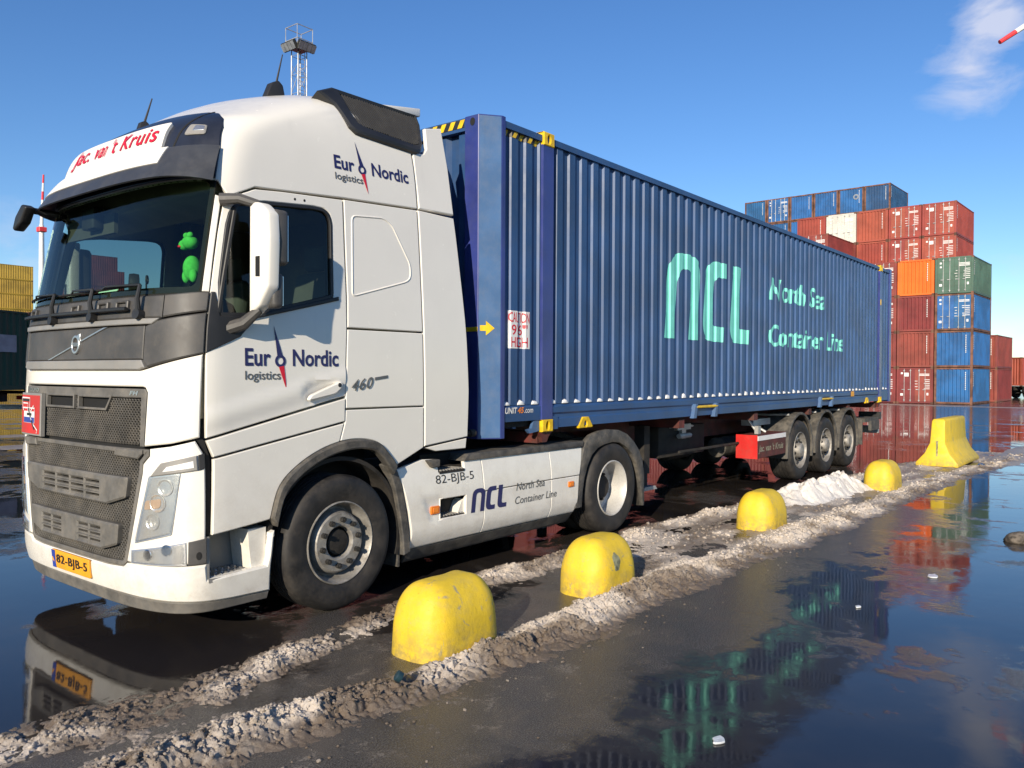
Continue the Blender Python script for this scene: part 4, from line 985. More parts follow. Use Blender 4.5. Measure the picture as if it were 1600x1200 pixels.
# badge and lettering on the near side
letter('model_badge', '460', (2.505, 1.606, 2.715, 1.690), CAB, 'print_grey', truck, .007, shear=.25, bold=.012, space=1.1, slope=.13, cuts=[])
obj('badge_bar', sheet([(2.735, 1.690), (2.865, 1.707), (2.865, 1.728), (2.735, 1.711)], CAB, .006, .004, .001, .05), 'print_grey', truck)
def company_logo(fm, x0, x1, z0, h, parent, sl):
    """lettering with a compass needle standing through the o"""
    Wd = x1 - x0
    def q(u, v): return fm(u, v + (u - x0) * sl, .004)
    f2 = lambda u, v, o_: fm(u, v + (u - x0) * sl, o_)
    letter('lettering', 'Eur', (x0, z0, x0 + Wd * .255, z0 + h), f2, 'print_navy', parent, .0035, bold=.022)
    letter('lettering', 'Nordic', (x0 + Wd * .485, z0, x1, z0 + h), f2, 'print_navy', parent, .0035, bold=.022)
    letter('lettering', 'logistics', (x0, z0 - h * .92, x0 + Wd * .355, z0 - h * .27), f2, 'print_grey', parent, .0035, bold=.012)
    cx = x0 + Wd * .355; cz = z0 + h * .30
    obj('compass_ring', flat(disc2((cx, cz), h * .36, 26), f2, .004, .003, .06, [disc2((cx, cz), h * .20, 20)]), 'print_navy', parent, smooth=False)
    mark('compass_needle', [(cx - h * .21, cz + h * .26), (cx - h * .42, cz + h * 2.05), (cx + h * .17, cz + h * .27)], f2, 'print_navy', parent, .0042)
    mark('compass_needle', [(cx - h * .12, cz - h * .34), (cx + h * .42, cz - h * 1.75), (cx + h * .24, cz - h * .28)], f2, 'print_red', parent, .0042)
def side_map(u, v, o_):                                 # (x, z) to the cab's near skin
    w = v; 
    for _ in range(3):
        z = S(2.4, w)[2]; w += v - z
    xj = S(AJ, w)[0]; a = AJ + (u - xj) / (CABR - xj) * (AR - AJ)
    return CAB(a, w, o_)
company_logo(side_map, 2.277, 3.05, 1.786, .118, truck, .004)
company_logo(side_map, 3.092, 3.85, 3.255, .104, truck, .030)
# roof gear
for (x, y, z, hgt, ln) in ((3.10, .86, 3.965, .25, 1.0), (2.32, 1.42, 3.60, .20, .62)):
    an = obj('antenna', prism([(x - .09 * ln, z - .05), (x + .09 * ln, z - .05), (x + .06 * ln, z + .07 * ln), (x + .02 * ln, z + .10 * ln), (x - .04 * ln, z + .07 * ln)], 'y', y - .04 * ln, y + .04 * ln, .010 * ln, 2), 'black_plastic', truck)
    obj('whip', tube([(x + .02 * ln, y, z + .08 * ln), (x + .02 * ln + .06, y, z + .08 * ln + hgt)], [.010, .005], 6), 'black_plastic', an)
# mirrors
def mirror_set(s):
    k = (lambda y: y) if s > 0 else (lambda y: 2.5 - y)
    def bx(x0, x1, y0, y1, z0, z1, b_): return box(x0, x1, *sorted((k(y0), k(y1))), z0, z1, b_, 3)
    mh = obj('mirror', merge(bx(2.345, 2.46, -.225, -.075, 2.44, 2.80, .03), bx(2.345, 2.43, -.215, -.085, 2.16, 2.39, .03)), 'dark_grey_panel', truck)
    V, F = prism([(k(-.055), 2.105), (k(-.150), 2.165), (k(-.228), 2.29), (k(-.238), 2.60), (k(-.228), 2.77), (k(-.155), 2.835), (k(-.06), 2.85)], 'x', 2.265, 2.36, .02, 3)
    V = [(v[0] + .22 * max(0, (-.12 - (v[1] if s > 0 else 2.5 - v[1]))), v[1], v[2]) for v in V]
    obj('mirror_shell', (V, F), WP, mh)
    obj('shell_window', box(2.268, 2.285, *sorted((k(-.165), k(-.125))), 2.36, 2.49), 'matt_black', mh, smooth=False)
    obj('mirror_glass', bx(2.455, 2.463, -.205, -.095, 2.47, 2.77, 0), 'mirror_glass', mh, smooth=False)
    obj('mirror_glass', bx(2.425, 2.433, -.195, -.105, 2.18, 2.37, 0), 'mirror_glass', mh, smooth=False)
    obj('mirror_arm', tube([(2.14, k(.07), 2.86), (2.22, k(-.02), 2.865), (2.31, k(-.10), 2.83)], [.04, .035, .03], 10), 'dark_grey_panel', mh)
    obj('mirror_arm', tube([(2.16, k(.05), 2.02), (2.24, k(-.04), 2.06), (2.31, k(-.11), 2.15)], [.05, .042, .03], 10), 'dark_grey_panel', mh)
mirror_set(1); mirror_set(-1)
V, F = prism([(2.02, 2.985), (2.12, 2.875), (2.245, 2.825), (2.275, 2.845), (2.22, 2.935), (2.10, 3.015)], 'x', 1.72, 1.80, .016, 3)
fm_ = obj('kerb_mirror', (V, F), 'black_plastic', truck)
obj('mirror_arm', tube([(1.79, 2.12, 2.98), (1.98, 2.08, 2.97)], .025, 8), 'black_plastic', fm_)
# inside of the cab
ins = obj('dashboard', merge(prism([(1.92, 1.45), (1.92, 2.24), (2.05, 2.27), (2.30, 2.20), (2.42, 1.95), (2.35, 1.45)], 'y', .16, 2.34, .02, 2)), 'interior_dark', truck)
obj('cab_floor', box(1.95, 3.88, .10, 2.40, 1.30, 1.46), 'interior_dark', truck, smooth=False)
obj('engine_block', box(1.86, 3.60, .35, 2.15, .45, 1.28), 'matt_black', truck, smooth=False)
obj('wheel_house', box(2.02, 2.42, .06, .34, .72, 1.29), 'matt_black', truck, smooth=False)
obj('cab_ceiling', box(2.15, 3.86, .28, 2.22, 3.10, 3.14), 'interior_beige', truck, smooth=False)
obj('overhead_locker', prism([(2.08, 3.10), (2.50, 3.10), (2.46, 2.86), (2.16, 2.94)], 'y', .22, 2.28, .02, 2), 'interior_beige', truck)
for y in (.62, 1.88):
    st = obj('seat', merge(box(2.72, 3.22, y - .26, y + .26, 1.72, 1.88, .05, 3), box(2.78, 3.12, y - .16, y + .16, 1.45, 1.74)), 'interior_dark', truck)
    V, F = box(3.18, 3.32, y - .25, y + .25, 1.85, 2.55, .05, 3); V = [(v[0] + (v[2] - 1.85) * .18, v[1], v[2]) for v in V]
    obj('backrest', (V, F), 'curtain', st); V, F = box(3.30, 3.42, y - .14, y + .14, 2.56, 2.76, .04, 3); obj('headrest', (V, F), 'curtain', st)
sw = obj('steering_wheel', xf(lathe([(.225 + .018 * math.cos(t), .018 * math.sin(t)) for t in np.linspace(0, 2 * math.pi, 11)], 36), Matrix.Translation((2.46, .62, 2.12)) @ Matrix.Rotation(math.radians(62), 4, 'Y') @ Matrix.Rotation(math.pi / 2, 4, 'X')), 'black_plastic', truck)
obj('steering_column', tube([(2.46, .62, 2.12), (2.28, .62, 1.95)], .05, 10), 'black_plastic', sw); obj('spoke', tube([(2.44, .40, 2.14), (2.46, .62, 2.11), (2.44, .84, 2.14)], .02, 8), 'black_plastic', sw)
obj('bunk', box(3.35, 3.86, .15, 2.35, 1.75, 2.0, .04, 2), 'interior_beige', truck)
obj('rear_lining', box(3.86, 3.88, .14, 2.36, 1.46, 3.10), 'interior_beige', truck, smooth=False)
for (y, mt) in ((2.30, 'interior_beige'), (.24, 'curtain')):  # far curtain takes the paler material to stand for sunlight on it
    P = [(3.12 + .55 * t, y + .035 * math.sin(t * 34)) for t in np.linspace(0, 1, 40)]
    V = [(a, b_, z) for a, b_ in P for z in (1.7, 3.1)]; obj('curtain', (V, [(2 * i, 2 * i + 1, 2 * i + 3, 2 * i + 2) for i in range(39)]), mt, truck)
obj('sun_blind', box(2.10, 2.13, 1.42, 2.2, 2.78, 2.93), 'interior_dark', truck, smooth=False)
obj('screen_unit', box(2.02, 2.10, 1.58, 1.78, 2.82, 2.98, .015, 2), 'black_plastic', truck)
# loose things on the dashboard
t = empty('paper_note', (1.96, 1.30, 2.262)); tag(t, 'pale mint paper cards propped on the dashboard', 'paper')
obj('card', prism([(1.90, 2.265), (1.905, 2.265), (1.95, 2.335), (1.945, 2.335)], 'y', 1.02, 1.15), 'paper_mint', t, smooth=False); obj('card', prism([(1.895, 2.265), (1.90, 2.265), (1.94, 2.318), (1.935, 2.318)], 'y', 1.14, 1.30), 'paper_mint', t, smooth=False)
t = empty('phone_mount', (2.0, .72, 2.26)); tag(t, 'black phone holder on a stalk behind the windscreen', 'phone holder')
obj('stalk', tube([(2.02, .74, 2.25), (1.99, .73, 2.31), (1.985, .72, 2.345)], .006, 6), 'black_plastic', t); obj('holder', xf(lathe([(.024 + .008 * math.cos(q), .008 * math.sin(q)) for q in np.linspace(0, 2 * math.pi, 8)], 18), Matrix.Translation((1.985, .71, 2.37)) @ Matrix.Rotation(.9, 4, 'Z')), 'black_plastic', t)
t = empty('dash_camera', (2.0, 1.0, 2.26)); tag(t, 'round black gadget standing on the middle of the dashboard', 'gadget')
obj('body', merge(xf(lathe([(0, -.03), (.07, -.03), (.075, 0), (.07, .03), (0, .03)], 20), Matrix.Translation((2.02, .96, 2.36)) @ Matrix.Rotation(1.2, 4, 'Z')), box(1.99, 2.05, .92, 1.00, 2.24, 2.30)), 'black_plastic', t)
def blob(c, r, sq=(1, 1, 1)):
    bm = bmesh.new(); bmesh.ops.create_uvsphere(bm, u_segments=20, v_segments=12, radius=r)
    for v in bm.verts: v.co = Vector((c[0] + v.co.x * sq[0], c[1] + v.co.y * sq[1], c[2] + v.co.z * sq[2]))
    return out(bm)
t = empty('plush_toy', (2.12, .34, 2.40)); tag(t, 'bright green plush toy hanging inside the windscreen', 'toy')
obj('body', merge(blob((2.10, .34, 2.43), .058, (1, 1, 1.45)), blob((2.085, .385, 2.38), .027, (1, 1, 1.7)), blob((2.085, .30, 2.38), .027, (1, 1, 1.7))), 'plush_green', t)
hd = obj('head', merge(blob((2.09, .345, 2.60), .052, (1, 1.1, .85)), blob((2.07, .388, 2.585), .034), blob((2.075, .365, 2.645), .021), blob((2.075, .32, 2.645), .021)), 'plush_green', t); obj('mouth', blob((2.045, .392, 2.573), .016, (1, 1, .6)), 'print_red', hd)
# ------------------------------------------------------------------ wheels
def tyre_prof(w_, R=.497):
    p = [(.296, .035), (.308, .014), (.335, .004), (.38, -.004), (.43, -.004), (.462, .004), (.480, .018), (.491, .036), (R, .058)]
    for g in np.linspace(.10, w_ - .10, 4): p += [(R, g - .007), (R - .014, g - .005), (R - .014, g + .005), (R, g + .007)]
    return p + [(R, w_ - .058), (.480, w_ - .02), (.43, w_ + .004), (.335, w_ - .004), (.296, w_ - .035), (.296, .035)]
def nut(r, a, y0, y1, R=.017):
    c = (r * math.cos(a), r * math.sin(a)); V = []
    for y in (y0, y1):
        for q in np.arange(6) * math.pi / 3 + a: V.append((c[0] + R * math.cos(q), y, c[1] + R * math.sin(q)))
    F = [(i, i + 6, (i + 1) % 6 + 6, (i + 1) % 6) for i in range(6)] + [tuple(range(6, 12))]
    V += [(c[0] + R * .55 * math.cos(q), y1 - .012 * (k), c[1] + R * .55 * math.sin(q)) for k in (0, 1) for q in np.arange(8) * math.pi / 4]
    F += [(12 + i, 12 + (i + 1) % 8, 20 + (i + 1) % 8, 20 + i) for i in range(8)] + [tuple(range(20, 28))]
    bm = bmesh.new(); vs = [bm.verts.new(v) for v in V]
    for f in F: bm.faces.new([vs[i] for i in f])
    bmesh.ops.recalc_face_normals(bm, faces=bm.faces[:]); return out(bm)
WHEEL = {
 'front': dict(w=.315, rim=[(.306, .020), (.303, .008), (.296, .006), (.290, .014), (.284, .035), (.270, .060), (.262, .10), (.256, .115), (.240, .105), (.230, .065), (.220, .036), (.208, .026), (.128, .026), (.118, .034), (.112, .07)], hub=[(.112, .07), (.110, .11), (.098, .115), (.094, .055), (.080, .045), (.05, .042), (0, .042)], nr=.168, ny=(.028, -.004), mat='rim_steel'),
 'drive': dict(w=.66, rim=[(.306, .020), (.303, .008), (.296, .006), (.290, .014), (.282, .035), (.270, .09), (.266, .17), (.258, .205), (.235, .222), (.13, .222)], hub=[(.13, .222), (.125, .14), (.105, .125), (0, .12)], nr=.168, ny=(.222, .195), mat='rim_white'),
 'trailer': dict(w=.385, rim=[(.306, .020), (.303, .008), (.296, .006), (.290, .014), (.282, .04), (.270, .075), (.255, .095), (.235, .090), (.215, .070), (.200, .062), (.13, .062)], hub=[(.13, .062), (.120, .0), (.100, -.022), (.06, -.028), (0, -.030)], nr=.168, ny=(.062, .035), mat='rim_steel')}
BANK = {}
def wheel(kind, parent, c, s=1):
    """wheel Empty with tyre, rim, hub and nuts below it; s=-1 faces the far side"""
    e = empty('wheel', c, parent)
    if s < 0: e.rotation_euler.z = math.pi
    if kind in BANK:
        for ch in BANK[kind]: k = copy_obj(ch, e)
        return e
    d = WHEEL[kind]; L = []
    def add(nm, VF, mt, sm=True):
        q = obj(nm, ([(v[0] + c[0], v[1] + c[1], v[2] + c[2]) for v in VF[0]], VF[1]), mt, e, sm); L.append(q); return q
    if kind == 'drive':
        add('tyre', lathe(tyre_prof(.315), 64), 'rubber'); add('tyre', lathe([(r, y + .345) for r, y in tyre_prof(.315)], 48), 'rubber')
    else: add('tyre', lathe(tyre_prof(d['w']), 64), 'rubber')
    V, F = lathe(d['rim'], 56); add('rim', (V, F), d['mat'])
    add('hub', lathe(d['hub'], 32), 'grease_black' if kind != 'trailer' else 'rim_steel')
    if kind == 'front':
        add('hub_cap', lathe([(.094, .055), (.09, .046), (.06, .043), (0, .042)], 28), 'grease_black')
    for i in range(10):
        a = 2 * math.pi * (i + .3) / 10; add('wheel_nut', nut(d['nr'], a, *d['ny'], R=.021), 'nut_steel', False)
    if kind in ('trailer', 'front'):
        for i in range(10):
            a = 2 * math.pi * (i + .8) / 10; rr, yy = (.232, .074) if kind == 'front' else (.226, .080)
            V = [(rr * math.cos(a) + .021 * math.cos(q) * math.cos(a) - .016 * math.sin(q) * math.sin(a), yy - .012 - (.05 if kind == 'front' else .0) * math.cos(q) * .3, rr * math.sin(a) + .021 * math.cos(q) * math.sin(a) + .016 * math.sin(q) * math.cos(a)) for q in np.arange(12) * math.pi / 6]
            if kind == 'trailer': add('hand_hole', (V, [tuple(range(12))]), 'matt_black', False)
    BANK[kind] = L
    return e
XF, XD, XT, DT, WR = 3.091, 6.876, 12.804, 1.334, .497
wheel('front', truck, (XF, .005, WR)); wheel('front', truck, (XF, 2.495, WR), -1); wheel('drive', truck, (XD, .005, WR)); wheel('drive', truck, (XD, 2.495, WR), -1)
# ------------------------------------------------------------------ chassis, skirts, mudguards
for y in (.80, 1.62): obj('chassis_rail', box(2.4, 7.75, y, y + .08, .72, .98), 'grease_black', truck, smooth=False)
obj('axle', tube([(XD, .5, WR), (XD, 2.0, WR)], .11, 12), 'grease_black', truck); obj('axle', tube([(XF, .4, WR - .05), (XF, 2.1, WR - .05)], .07, 10), 'grease_black', truck)
obj('fuel_tank', box(4.0, 6.05, .13, .72, .30, .95, .06, 3), 'grease_black', truck); obj('fuel_tank', box(4.0, 6.05, 1.78, 2.37, .30, .95, .06, 3), 'grease_black', truck)
obj('fifth_wheel', prism([(6.2, 1.02), (6.9, 1.02), (7.35, .93), (7.35, .99), (6.95, 1.09), (6.2, 1.09)], 'y', .85, 1.65, .01, 1), 'grease_black', truck, smooth=False)
obj('rear_crossmember', box(7.62, 7.75, .4, 2.1, .68, .90), 'grease_black', truck, smooth=False)
obj('air_coupling_stand', merge(box(4.05, 4.10, .9, 1.6, 1.1, 1.9), tube([(4.1, 1.0, 1.85), (4.4, 1.0, 1.5), (4.65, 1.1, 1.3)], .018, 6), tube([(4.1, 1.3, 1.85), (4.45, 1.3, 1.45), (4.7, 1.3, 1.3)], .018, 6)), 'grease_black', truck, smooth=False)
obj('exhaust_bracket', merge(tube([(4.25, .25, 1.215), (4.62, .10, 1.215)], .022, 8), tube([(4.60, .10, 1.215), (4.66, .10, 1.215)], .034, 12)), 'grease_black', truck)
for s in (1, -1):
    k = (lambda y: y) if s > 0 else (lambda y: 2.5 - y)
    def Pm(u, v, o_, k=k): return (u, k(.004 + .045 * max(0, (v - .72) / .3) ** 1.5 + .05 * max(0, (.46 - v) / .14) ** 1.5 - o_), v)
    op1 = [(4.135, .921), (4.45, .931), (4.45, 1.06), (4.135, 1.06)]; op2 = [(4.135, .532), (4.452, .532), (4.452, .694), (4.135, .694)]
    pa = [(3.67, .98), (3.97, 1.036), (4.13, 1.026), (4.13, .916), (4.456, .926), (4.46, .992), (4.686, .995), (4.688, .722), (3.958, .705), (3.915, .763 - .04), (3.80, .60), (3.715, .845)]
    up1 = [(3.665, .98), (3.97, 1.036), (4.13, 1.026), (4.135, .916), (4.456, .926), (4.46, .990), (4.686, .992), (4.688, .328), (3.805, .324), (3.80, .478), (3.772, .636), (3.715, .847)]
    notch = [(3.955, .70), (4.13, .702), (4.13, .525), (4.04, .525)]
    def rel(u, v):
        q = 0.0
        if inside(np.array([[u, v]]), notch)[0]: q -= .012
        return q
    obj('side_skirt', sheet(up1, Pm, 0, .03, .006, .035, [op2], relief=rel), WP, truck)
    obj('side_skirt', sheet([(4.692, .328), (5.708, .324), (5.708, .700), (4.692, .696)], Pm, 0, .03, .006, .05), WP, truck)
    obj('side_skirt', sheet([(4.692, .704), (5.708, .708), (5.708, .984), (4.692, .992)], Pm, 0, .03, .006, .05), WP, truck)
    obj('side_skirt', sheet([(5.713, .324), (6.160, .322), (6.172, .378), (6.200, .698), (5.713, .700)], Pm, 0, .03, .006, .05), WP, truck)
    obj('side_skirt', sheet([(5.713, .708), (6.204, .706), (6.30, .982), (5.713, .984)], Pm, 0, .03, .006, .05), WP, truck)
    obj('skirt_cap', prism([(4.445, .985), (6.31, .988), (6.31, 1.05), (4.50, 1.045)], 'y', *sorted((k(.02), k(.30))), .010, 2), 'muddy_plastic', truck)
    obj('skirt_base', sheet([(3.82, .20), (6.14, .215), (6.16, .318), (3.81, .320)], Pm, -.006, .03, .006, .07), 'muddy_plastic', truck)
    for z0 in (.532, .915):
        st = obj('catwalk_step', box(4.14, 4.45, *sorted((k(.02), k(.22))), z0 - .012, z0 + .01), 'grease_black', truck, smooth=False)
        for j in range(8): obj('tread_bar', box(4.155 + j * .037, 4.168 + j * .037, *sorted((k(.022), k(.21))), z0 + .010, z0 + .022), 'grey_trim', st, smooth=False)
    obj('step_well', box(4.10, 4.48, *sorted((k(.22), k(.24))), .50, 1.05), 'matt_black', truck, smooth=False)
    obj('step_cheek', prism([(4.37, .54), (4.452, .54), (4.452, .66), (4.42, .64)], 'y', *sorted((k(.03), k(.20)))), WP, truck, smooth=False)
    obj('cheek_pad', prism([(3.99, 1.03), (4.13, 1.028), (4.125, .965), (4.04, .965)], 'y', *sorted((k(.0), k(.10))), .008, 1), 'muddy_plastic', truck)
    for (a, b_, c_, d_) in ((4.022, 4.125, .578, .645), (6.0, 6.095, .598, .654)):
        ml = obj('side_marker', sheet(rounded([(a, c_), (b_, c_), (b_, d_), (a, d_)], .012), Pm, .012 - (.0 if a > 5 else .010), .02, .006, .03), 'amber', truck)
        obj('lamp_lens', sheet(rounded([(a + .02, c_ + .014), (b_ - .02, c_ + .014), (b_ - .02, d_ - .014), (a + .02, d_ - .014)], .008), Pm, .015 - (.0 if a > 5 else .010), .004, .002, .03), 'print_orange', ml)
    # rear half of the front wheel house
    arc = [(3.60, 1.05), (3.66, .965), (3.705, .85), (3.755, .64), (3.785, .48), (3.80, .31)]
    inn = [(p[0] - .075, p[1] - .02) for p in arc]
    obj('mud_wing', merge(prism(arc + inn[::-1], 'y', *sorted((k(.012), k(.10))), .008, 1)), 'muddy_plastic', truck)
    W2 = lathe([(.60, .05), (.63, .05), (.63, .40), (.60, .40), (.60, .05)], 30, (XF, 0, WR), math.radians(-18), math.radians(172))
    W2 = ([(v[0], k(v[1]), v[2]) for v in W2[0]], W2[1]); obj('wheel_liner', W2, 'grease_black', truck)
    obj('mud_flap', box(3.70, 3.72, *sorted((k(.06), k(.42))), .20, .62), 'muddy_plastic', truck, smooth=False)
    # mudguard over the drive wheels
    outr = [(6.150, .36), (6.158, .52), (6.20, .70), (6.26, .86), (6.31, .985), (6.36, 1.055), (6.45, 1.105), (6.60, 1.135), (6.80, 1.145), (7.0, 1.13), (7.18, 1.075), (7.33, .985), (7.44, .885), (7.53, .76), (7.57, .60), (7.575, .22)]
    innr = [(6.27, .36), (6.285, .52), (6.32, .66), (6.38, .79), (6.46, .89), (6.57, .955), (6.70, .985), (6.87, 1.0), (7.02, .985), (7.16, .93), (7.29, .84), (7.39, .72), (7.455, .58), (7.50, .44), (7.52, .33), (7.535, .22)]
    obj('mudguard', merge(prism(outr + innr[::-1], 'y', *sorted((k(.012), k(.075))), .012, 2)), 'muddy_plastic', truck)
    V = [(p[0], k(y), p[1]) for p in innr for y in (.06, .62)]; obj('mudguard_liner', (V, [(2 * i, 2 * i + 1, 2 * i + 3, 2 * i + 2) for i in range(len(innr) - 1)]), 'grease_black', truck)
def Pn(u, v, o_): return (u, .004 + .045 * max(0, (v - .72) / .3) ** 1.5 + .05 * max(0, (.46 - v) / .14) ** 1.5 - o_, v)
letter('lettering', '82-BJB-5', (4.087, .803, 4.562, .895), Pn, 'print_black', truck, .003, bold=-.004)
def ncl_logo(x0, x1, z0, z1, fm, mat, parent, off, cuts):
    """three joined round letters leaning to the right, drawn in unit boxes"""
    Wd, H = x1 - x0, z1 - z0; sl = .13 * H
    def put(pts, nm='lettering'):
        P = [(x0 + u * Wd + sl * v, z0 + v * H) for u, v in pts]
        mark(nm, P, fm, mat, parent, off, cuts)
    t = .120; k = 14
    pw = lambda v: math.copysign(abs(v) ** .72, v)          # squarer than a circle
    arc = lambda cx, cy, rx, ry, a0, a1: [(cx + rx * pw(math.cos(q)), cy + ry * pw(math.sin(q))) for q in np.linspace(math.radians(a0), math.radians(a1), k)]
    # n: an arch on two legs
    tn = .102
    put([(0, 0), (0, .66)] + arc(.17, .66, .17, .34, 180, 0) + [(.34, 0), (.34 - tn, 0)] + arc(.17, .64, .17 - tn, .18, 0, 180) + [(tn, 0)])
    # c
    put([(.63, 1), (.52, 1)] + arc(.52, .66, .14, .34, 90, 180) + arc(.52, .34, .14, .34, 180, 270) + [(.63, 0), (.63, .19), (.55, .19)] + arc(.55, .36, .055, .17, 270, 180) + arc(.55, .64, .055, .17, 180, 90) + [(.63, .81)])
    # l
    put([(.70, 1), (.70, .30)] + arc(.83, .30, .13, .30, 180, 270) + [(.955, 0), (.955, .19), (.87, .19)] + arc(.87, .34, .055, .15, 270, 180) + [(.815, 1)])
ncl_logo(4.513, 5.02, .530, .735, Pn, 'print_navy', truck, .003, ())
letter('lettering', 'North Sea', (5.15, .655, 5.595, .728), Pn, 'print_grey', truck, .003, shear=.18, bold=.004)
letter('lettering', 'Container Line', (5.132, .530, 5.797, .600), Pn, 'print_grey', truck, .003, shear=.18, bold=.004)

# ================================================================== the blue container on the trailer
XC, LC, ZB, ZT = 4.745, 13.716, 1.182, 4.078
XE = XC + LC
box45 = empty('shipping_container', (XC + LC / 2, 1.25, ZB))
tag(box45, 'long dark blue corrugated container with mint lettering, loaded on the trailer', 'container')
PITCH_, DEP = .2178, .023
BR = [0, .092, .106, .204, PITCH_]                      # hollow, slope, outer flat, slope
def corr(x, x0, depth=DEP):
    """depth of the corrugated wall behind its outer face at x"""
    t = (x - x0) % PITCH_
    if t < .092: return depth
    if t < .106: return depth * (1 - (t - .092) / .014)
    if t < .204: return 0.0
    return depth * (t - .204) / (PITCH_ - .204)
def corr_cuts(x0, a, b_):
    o_ = []; k = math.floor((a - x0) / PITCH_) - 1
    while x0 + k * PITCH_ < b_ + PITCH_:
        for t in BR[:-1]: o_.append(x0 + k * PITCH_ + t)
        k += 1
    return [q for q in o_ if a < q < b_]
Z0, Z1 = 1.452, 3.985
X0C = 5.80 - .099                                       # phase of the long wall
def wall(a, b_, x0, y, sgn):
    xs_ = [a] + corr_cuts(x0, a, b_) + [b_]; V = []
    for x in xs_:
        yy = y + sgn * corr(min(max(x, a + 1e-5), b_ - 1e-5), x0); V += [(x, yy, Z0), (x, yy, Z1)]
    return V, [(2 * i, 2 * i + 2, 2 * i + 3, 2 * i + 1) if sgn > 0 else (2 * i, 2 * i + 1, 2 * i + 3, 2 * i + 2) for i in range(len(xs_) - 1)]
YS = .022
SEC = [(4.955, 5.535, 4.975), (5.715, XE - .955, X0C), (XE - .775, XE - .16, X0C)]
for s in (1, -1):
    k = (lambda y: y) if s > 0 else (lambda y: 2.5 - y)
    for (a, b_, ph) in SEC:
        obj('side_wall', wall(a, b_, ph, k(YS), s), 'blue_paint', box45, smooth=False)
    obj('bottom_rail', prism([(k(.012), 1.215), (k(.012), 1.30), (k(.022), 1.315), (k(.022), 1.345), (k(.006), 1.365), (k(.006), 1.42), (k(.03), 1.452), (k(.09), 1.452), (k(.09), 1.215)], 'x', 5.715, XE - .955), 'blue_paint', box45, smooth=False)
    obj('bottom_rail', prism([(k(.012), 1.30), (k(.010), 1.43), (k(.03), 1.452), (k(.09), 1.452), (k(.09), 1.30)], 'x', 4.965, 5.535), 'blue_paint', box45, smooth=False)
    obj('bottom_rail', prism([(k(.012), 1.215), (k(.010), 1.43), (k(.03), 1.452), (k(.09), 1.452), (k(.09), 1.215)], 'x', XE - .775, XE - .16), 'blue_paint', box45, smooth=False)
    obj('top_rail', box(4.96, XE - .15, *sorted((k(.006), k(.07))), 3.985, 4.045), 'blue_paint', box45, smooth=False)
    # posts
    ch = [(XC, k(.30)), (XC, k(.135)), (XC + .175, k(.0)), (XC + .225, k(.0)), (XC + .225, k(.10)), (XC + .12, k(.30))]
    obj('corner_post', prism(ch, 'z', ZB - .03, ZT, .004, 1), 'blue_post', box45, smooth=False)
    c0, c1 = Vector((XC, k(.135), 0)), Vector((XC + .175, k(.0), 0)); dd = (c1 - c0).normalized(); nn = Vector((-.135 * 1, -.175 * (1 if s > 0 else -1), 0)).normalized()
    obj('post_plate', sheet([(.008, ZB - .02), (.212, ZB - .02), (.212, ZT - .012), (.008, ZT - .012)], (lambda u, v, o_, c0=c0, dd=dd, nn=nn: tuple(Vector((c0.x, c0.y, v)) + dd * u + nn * o_)), .004, .004, .002, .5), 'sunlit_blue', box45, smooth=False)
    for xa in (5.535, XE - .955):
        obj('lifting_post', box(xa, xa + .18, *sorted((k(-.004), k(.12))), 1.30, 3.96, .004, 1), 'blue_post', box45, smooth=False)
        for (za, zb_) in ((ZB, ZB + .118), (ZT - .125, ZT + .004)):
            cst = obj('corner_casting', sheet([(xa + .002, za), (xa + .178, za), (xa + .178, zb_), (xa + .002, zb_)], (lambda u, v, o_, k=k: (u, k(-.008 - o_), v)), .006, .12, .008, .08, [disc2((xa + .09, (za + zb_) / 2), .026, 16, .042)]), 'casting_yellow', box45)
            obj('casting_hole', box(xa + .05, xa + .13, *sorted((k(.05), k(.06))), za + .01, zb_ - .01), 'matt_black', cst, smooth=False)
            obj('casting_roof', box(xa + .002, xa + .178, *sorted((k(0.0), k(.11))), zb_ - .01, zb_ - .002), 'casting_yellow', cst, smooth=False)
    xa = 5.535
    obj('post_gusset', prism([(xa - .10, 1.29), (xa - .01, 1.34), (xa - .01, ZB + .01), (xa - .16, ZB - .005), (xa - .20, ZB + .03), (xa - .13, ZB + .04)], 'y', *sorted((k(.02), k(.05)))), 'sunlit_blue', box45, smooth=False)
    obj('post_gusset', box(xa + .18, xa + .28, *sorted((k(.004), k(.03))), 1.20, 1.33), 'blue_paint', box45, smooth=False)
    obj('rear_post', box(XE - .16, XE, *sorted((k(0.0), k(.16))), ZB, ZT, .006, 1), 'blue_post', box45, smooth=False)
    # lugs and grapple bars
    for xl in (6.31, 16.65):
        lug = obj('lashing_lug', sheet([(xl - .125, 1.188), (xl + .125, 1.188), (xl + .13, 1.205), (xl + .055, 1.302), (xl - .055, 1.302), (xl - .13, 1.205)], (lambda u, v, o_, k=k: (u, k(.006 - o_), v)), .010, .03, .006, .06, [disc2((xl, 1.228), .030, 14, .034)]), 'casting_yellow', box45)
    for xl in (8.80, 13.70):
        for q in (0, .62):
            obj('grapple_bracket', prism([(xl + q, 1.37), (xl + q + .06, 1.37), (xl + q + .02, 1.19), (xl + q - .06, 1.19)], 'y', *sorted((k(-.035), k(.02)))), 'sunlit_blue', box45, smooth=False)
        obj('grapple_bar', tube([(xl + .03, k(-.02), 1.33), (xl + .66, k(-.02), 1.33)], .018, 8), 'casting_yellow', box45)
    # rear stickers
    obj('hook', box(XE - .90, XE - .86, *sorted((k(-.012), k(.03))), 3.24, 3.36), 'casting_yellow', box45, smooth=False)
obj('roof_sheet', merge(box(XC + .1, XE - .05, .07, 2.43, 4.028, 4.052)), 'blue_paint', box45, smooth=False)
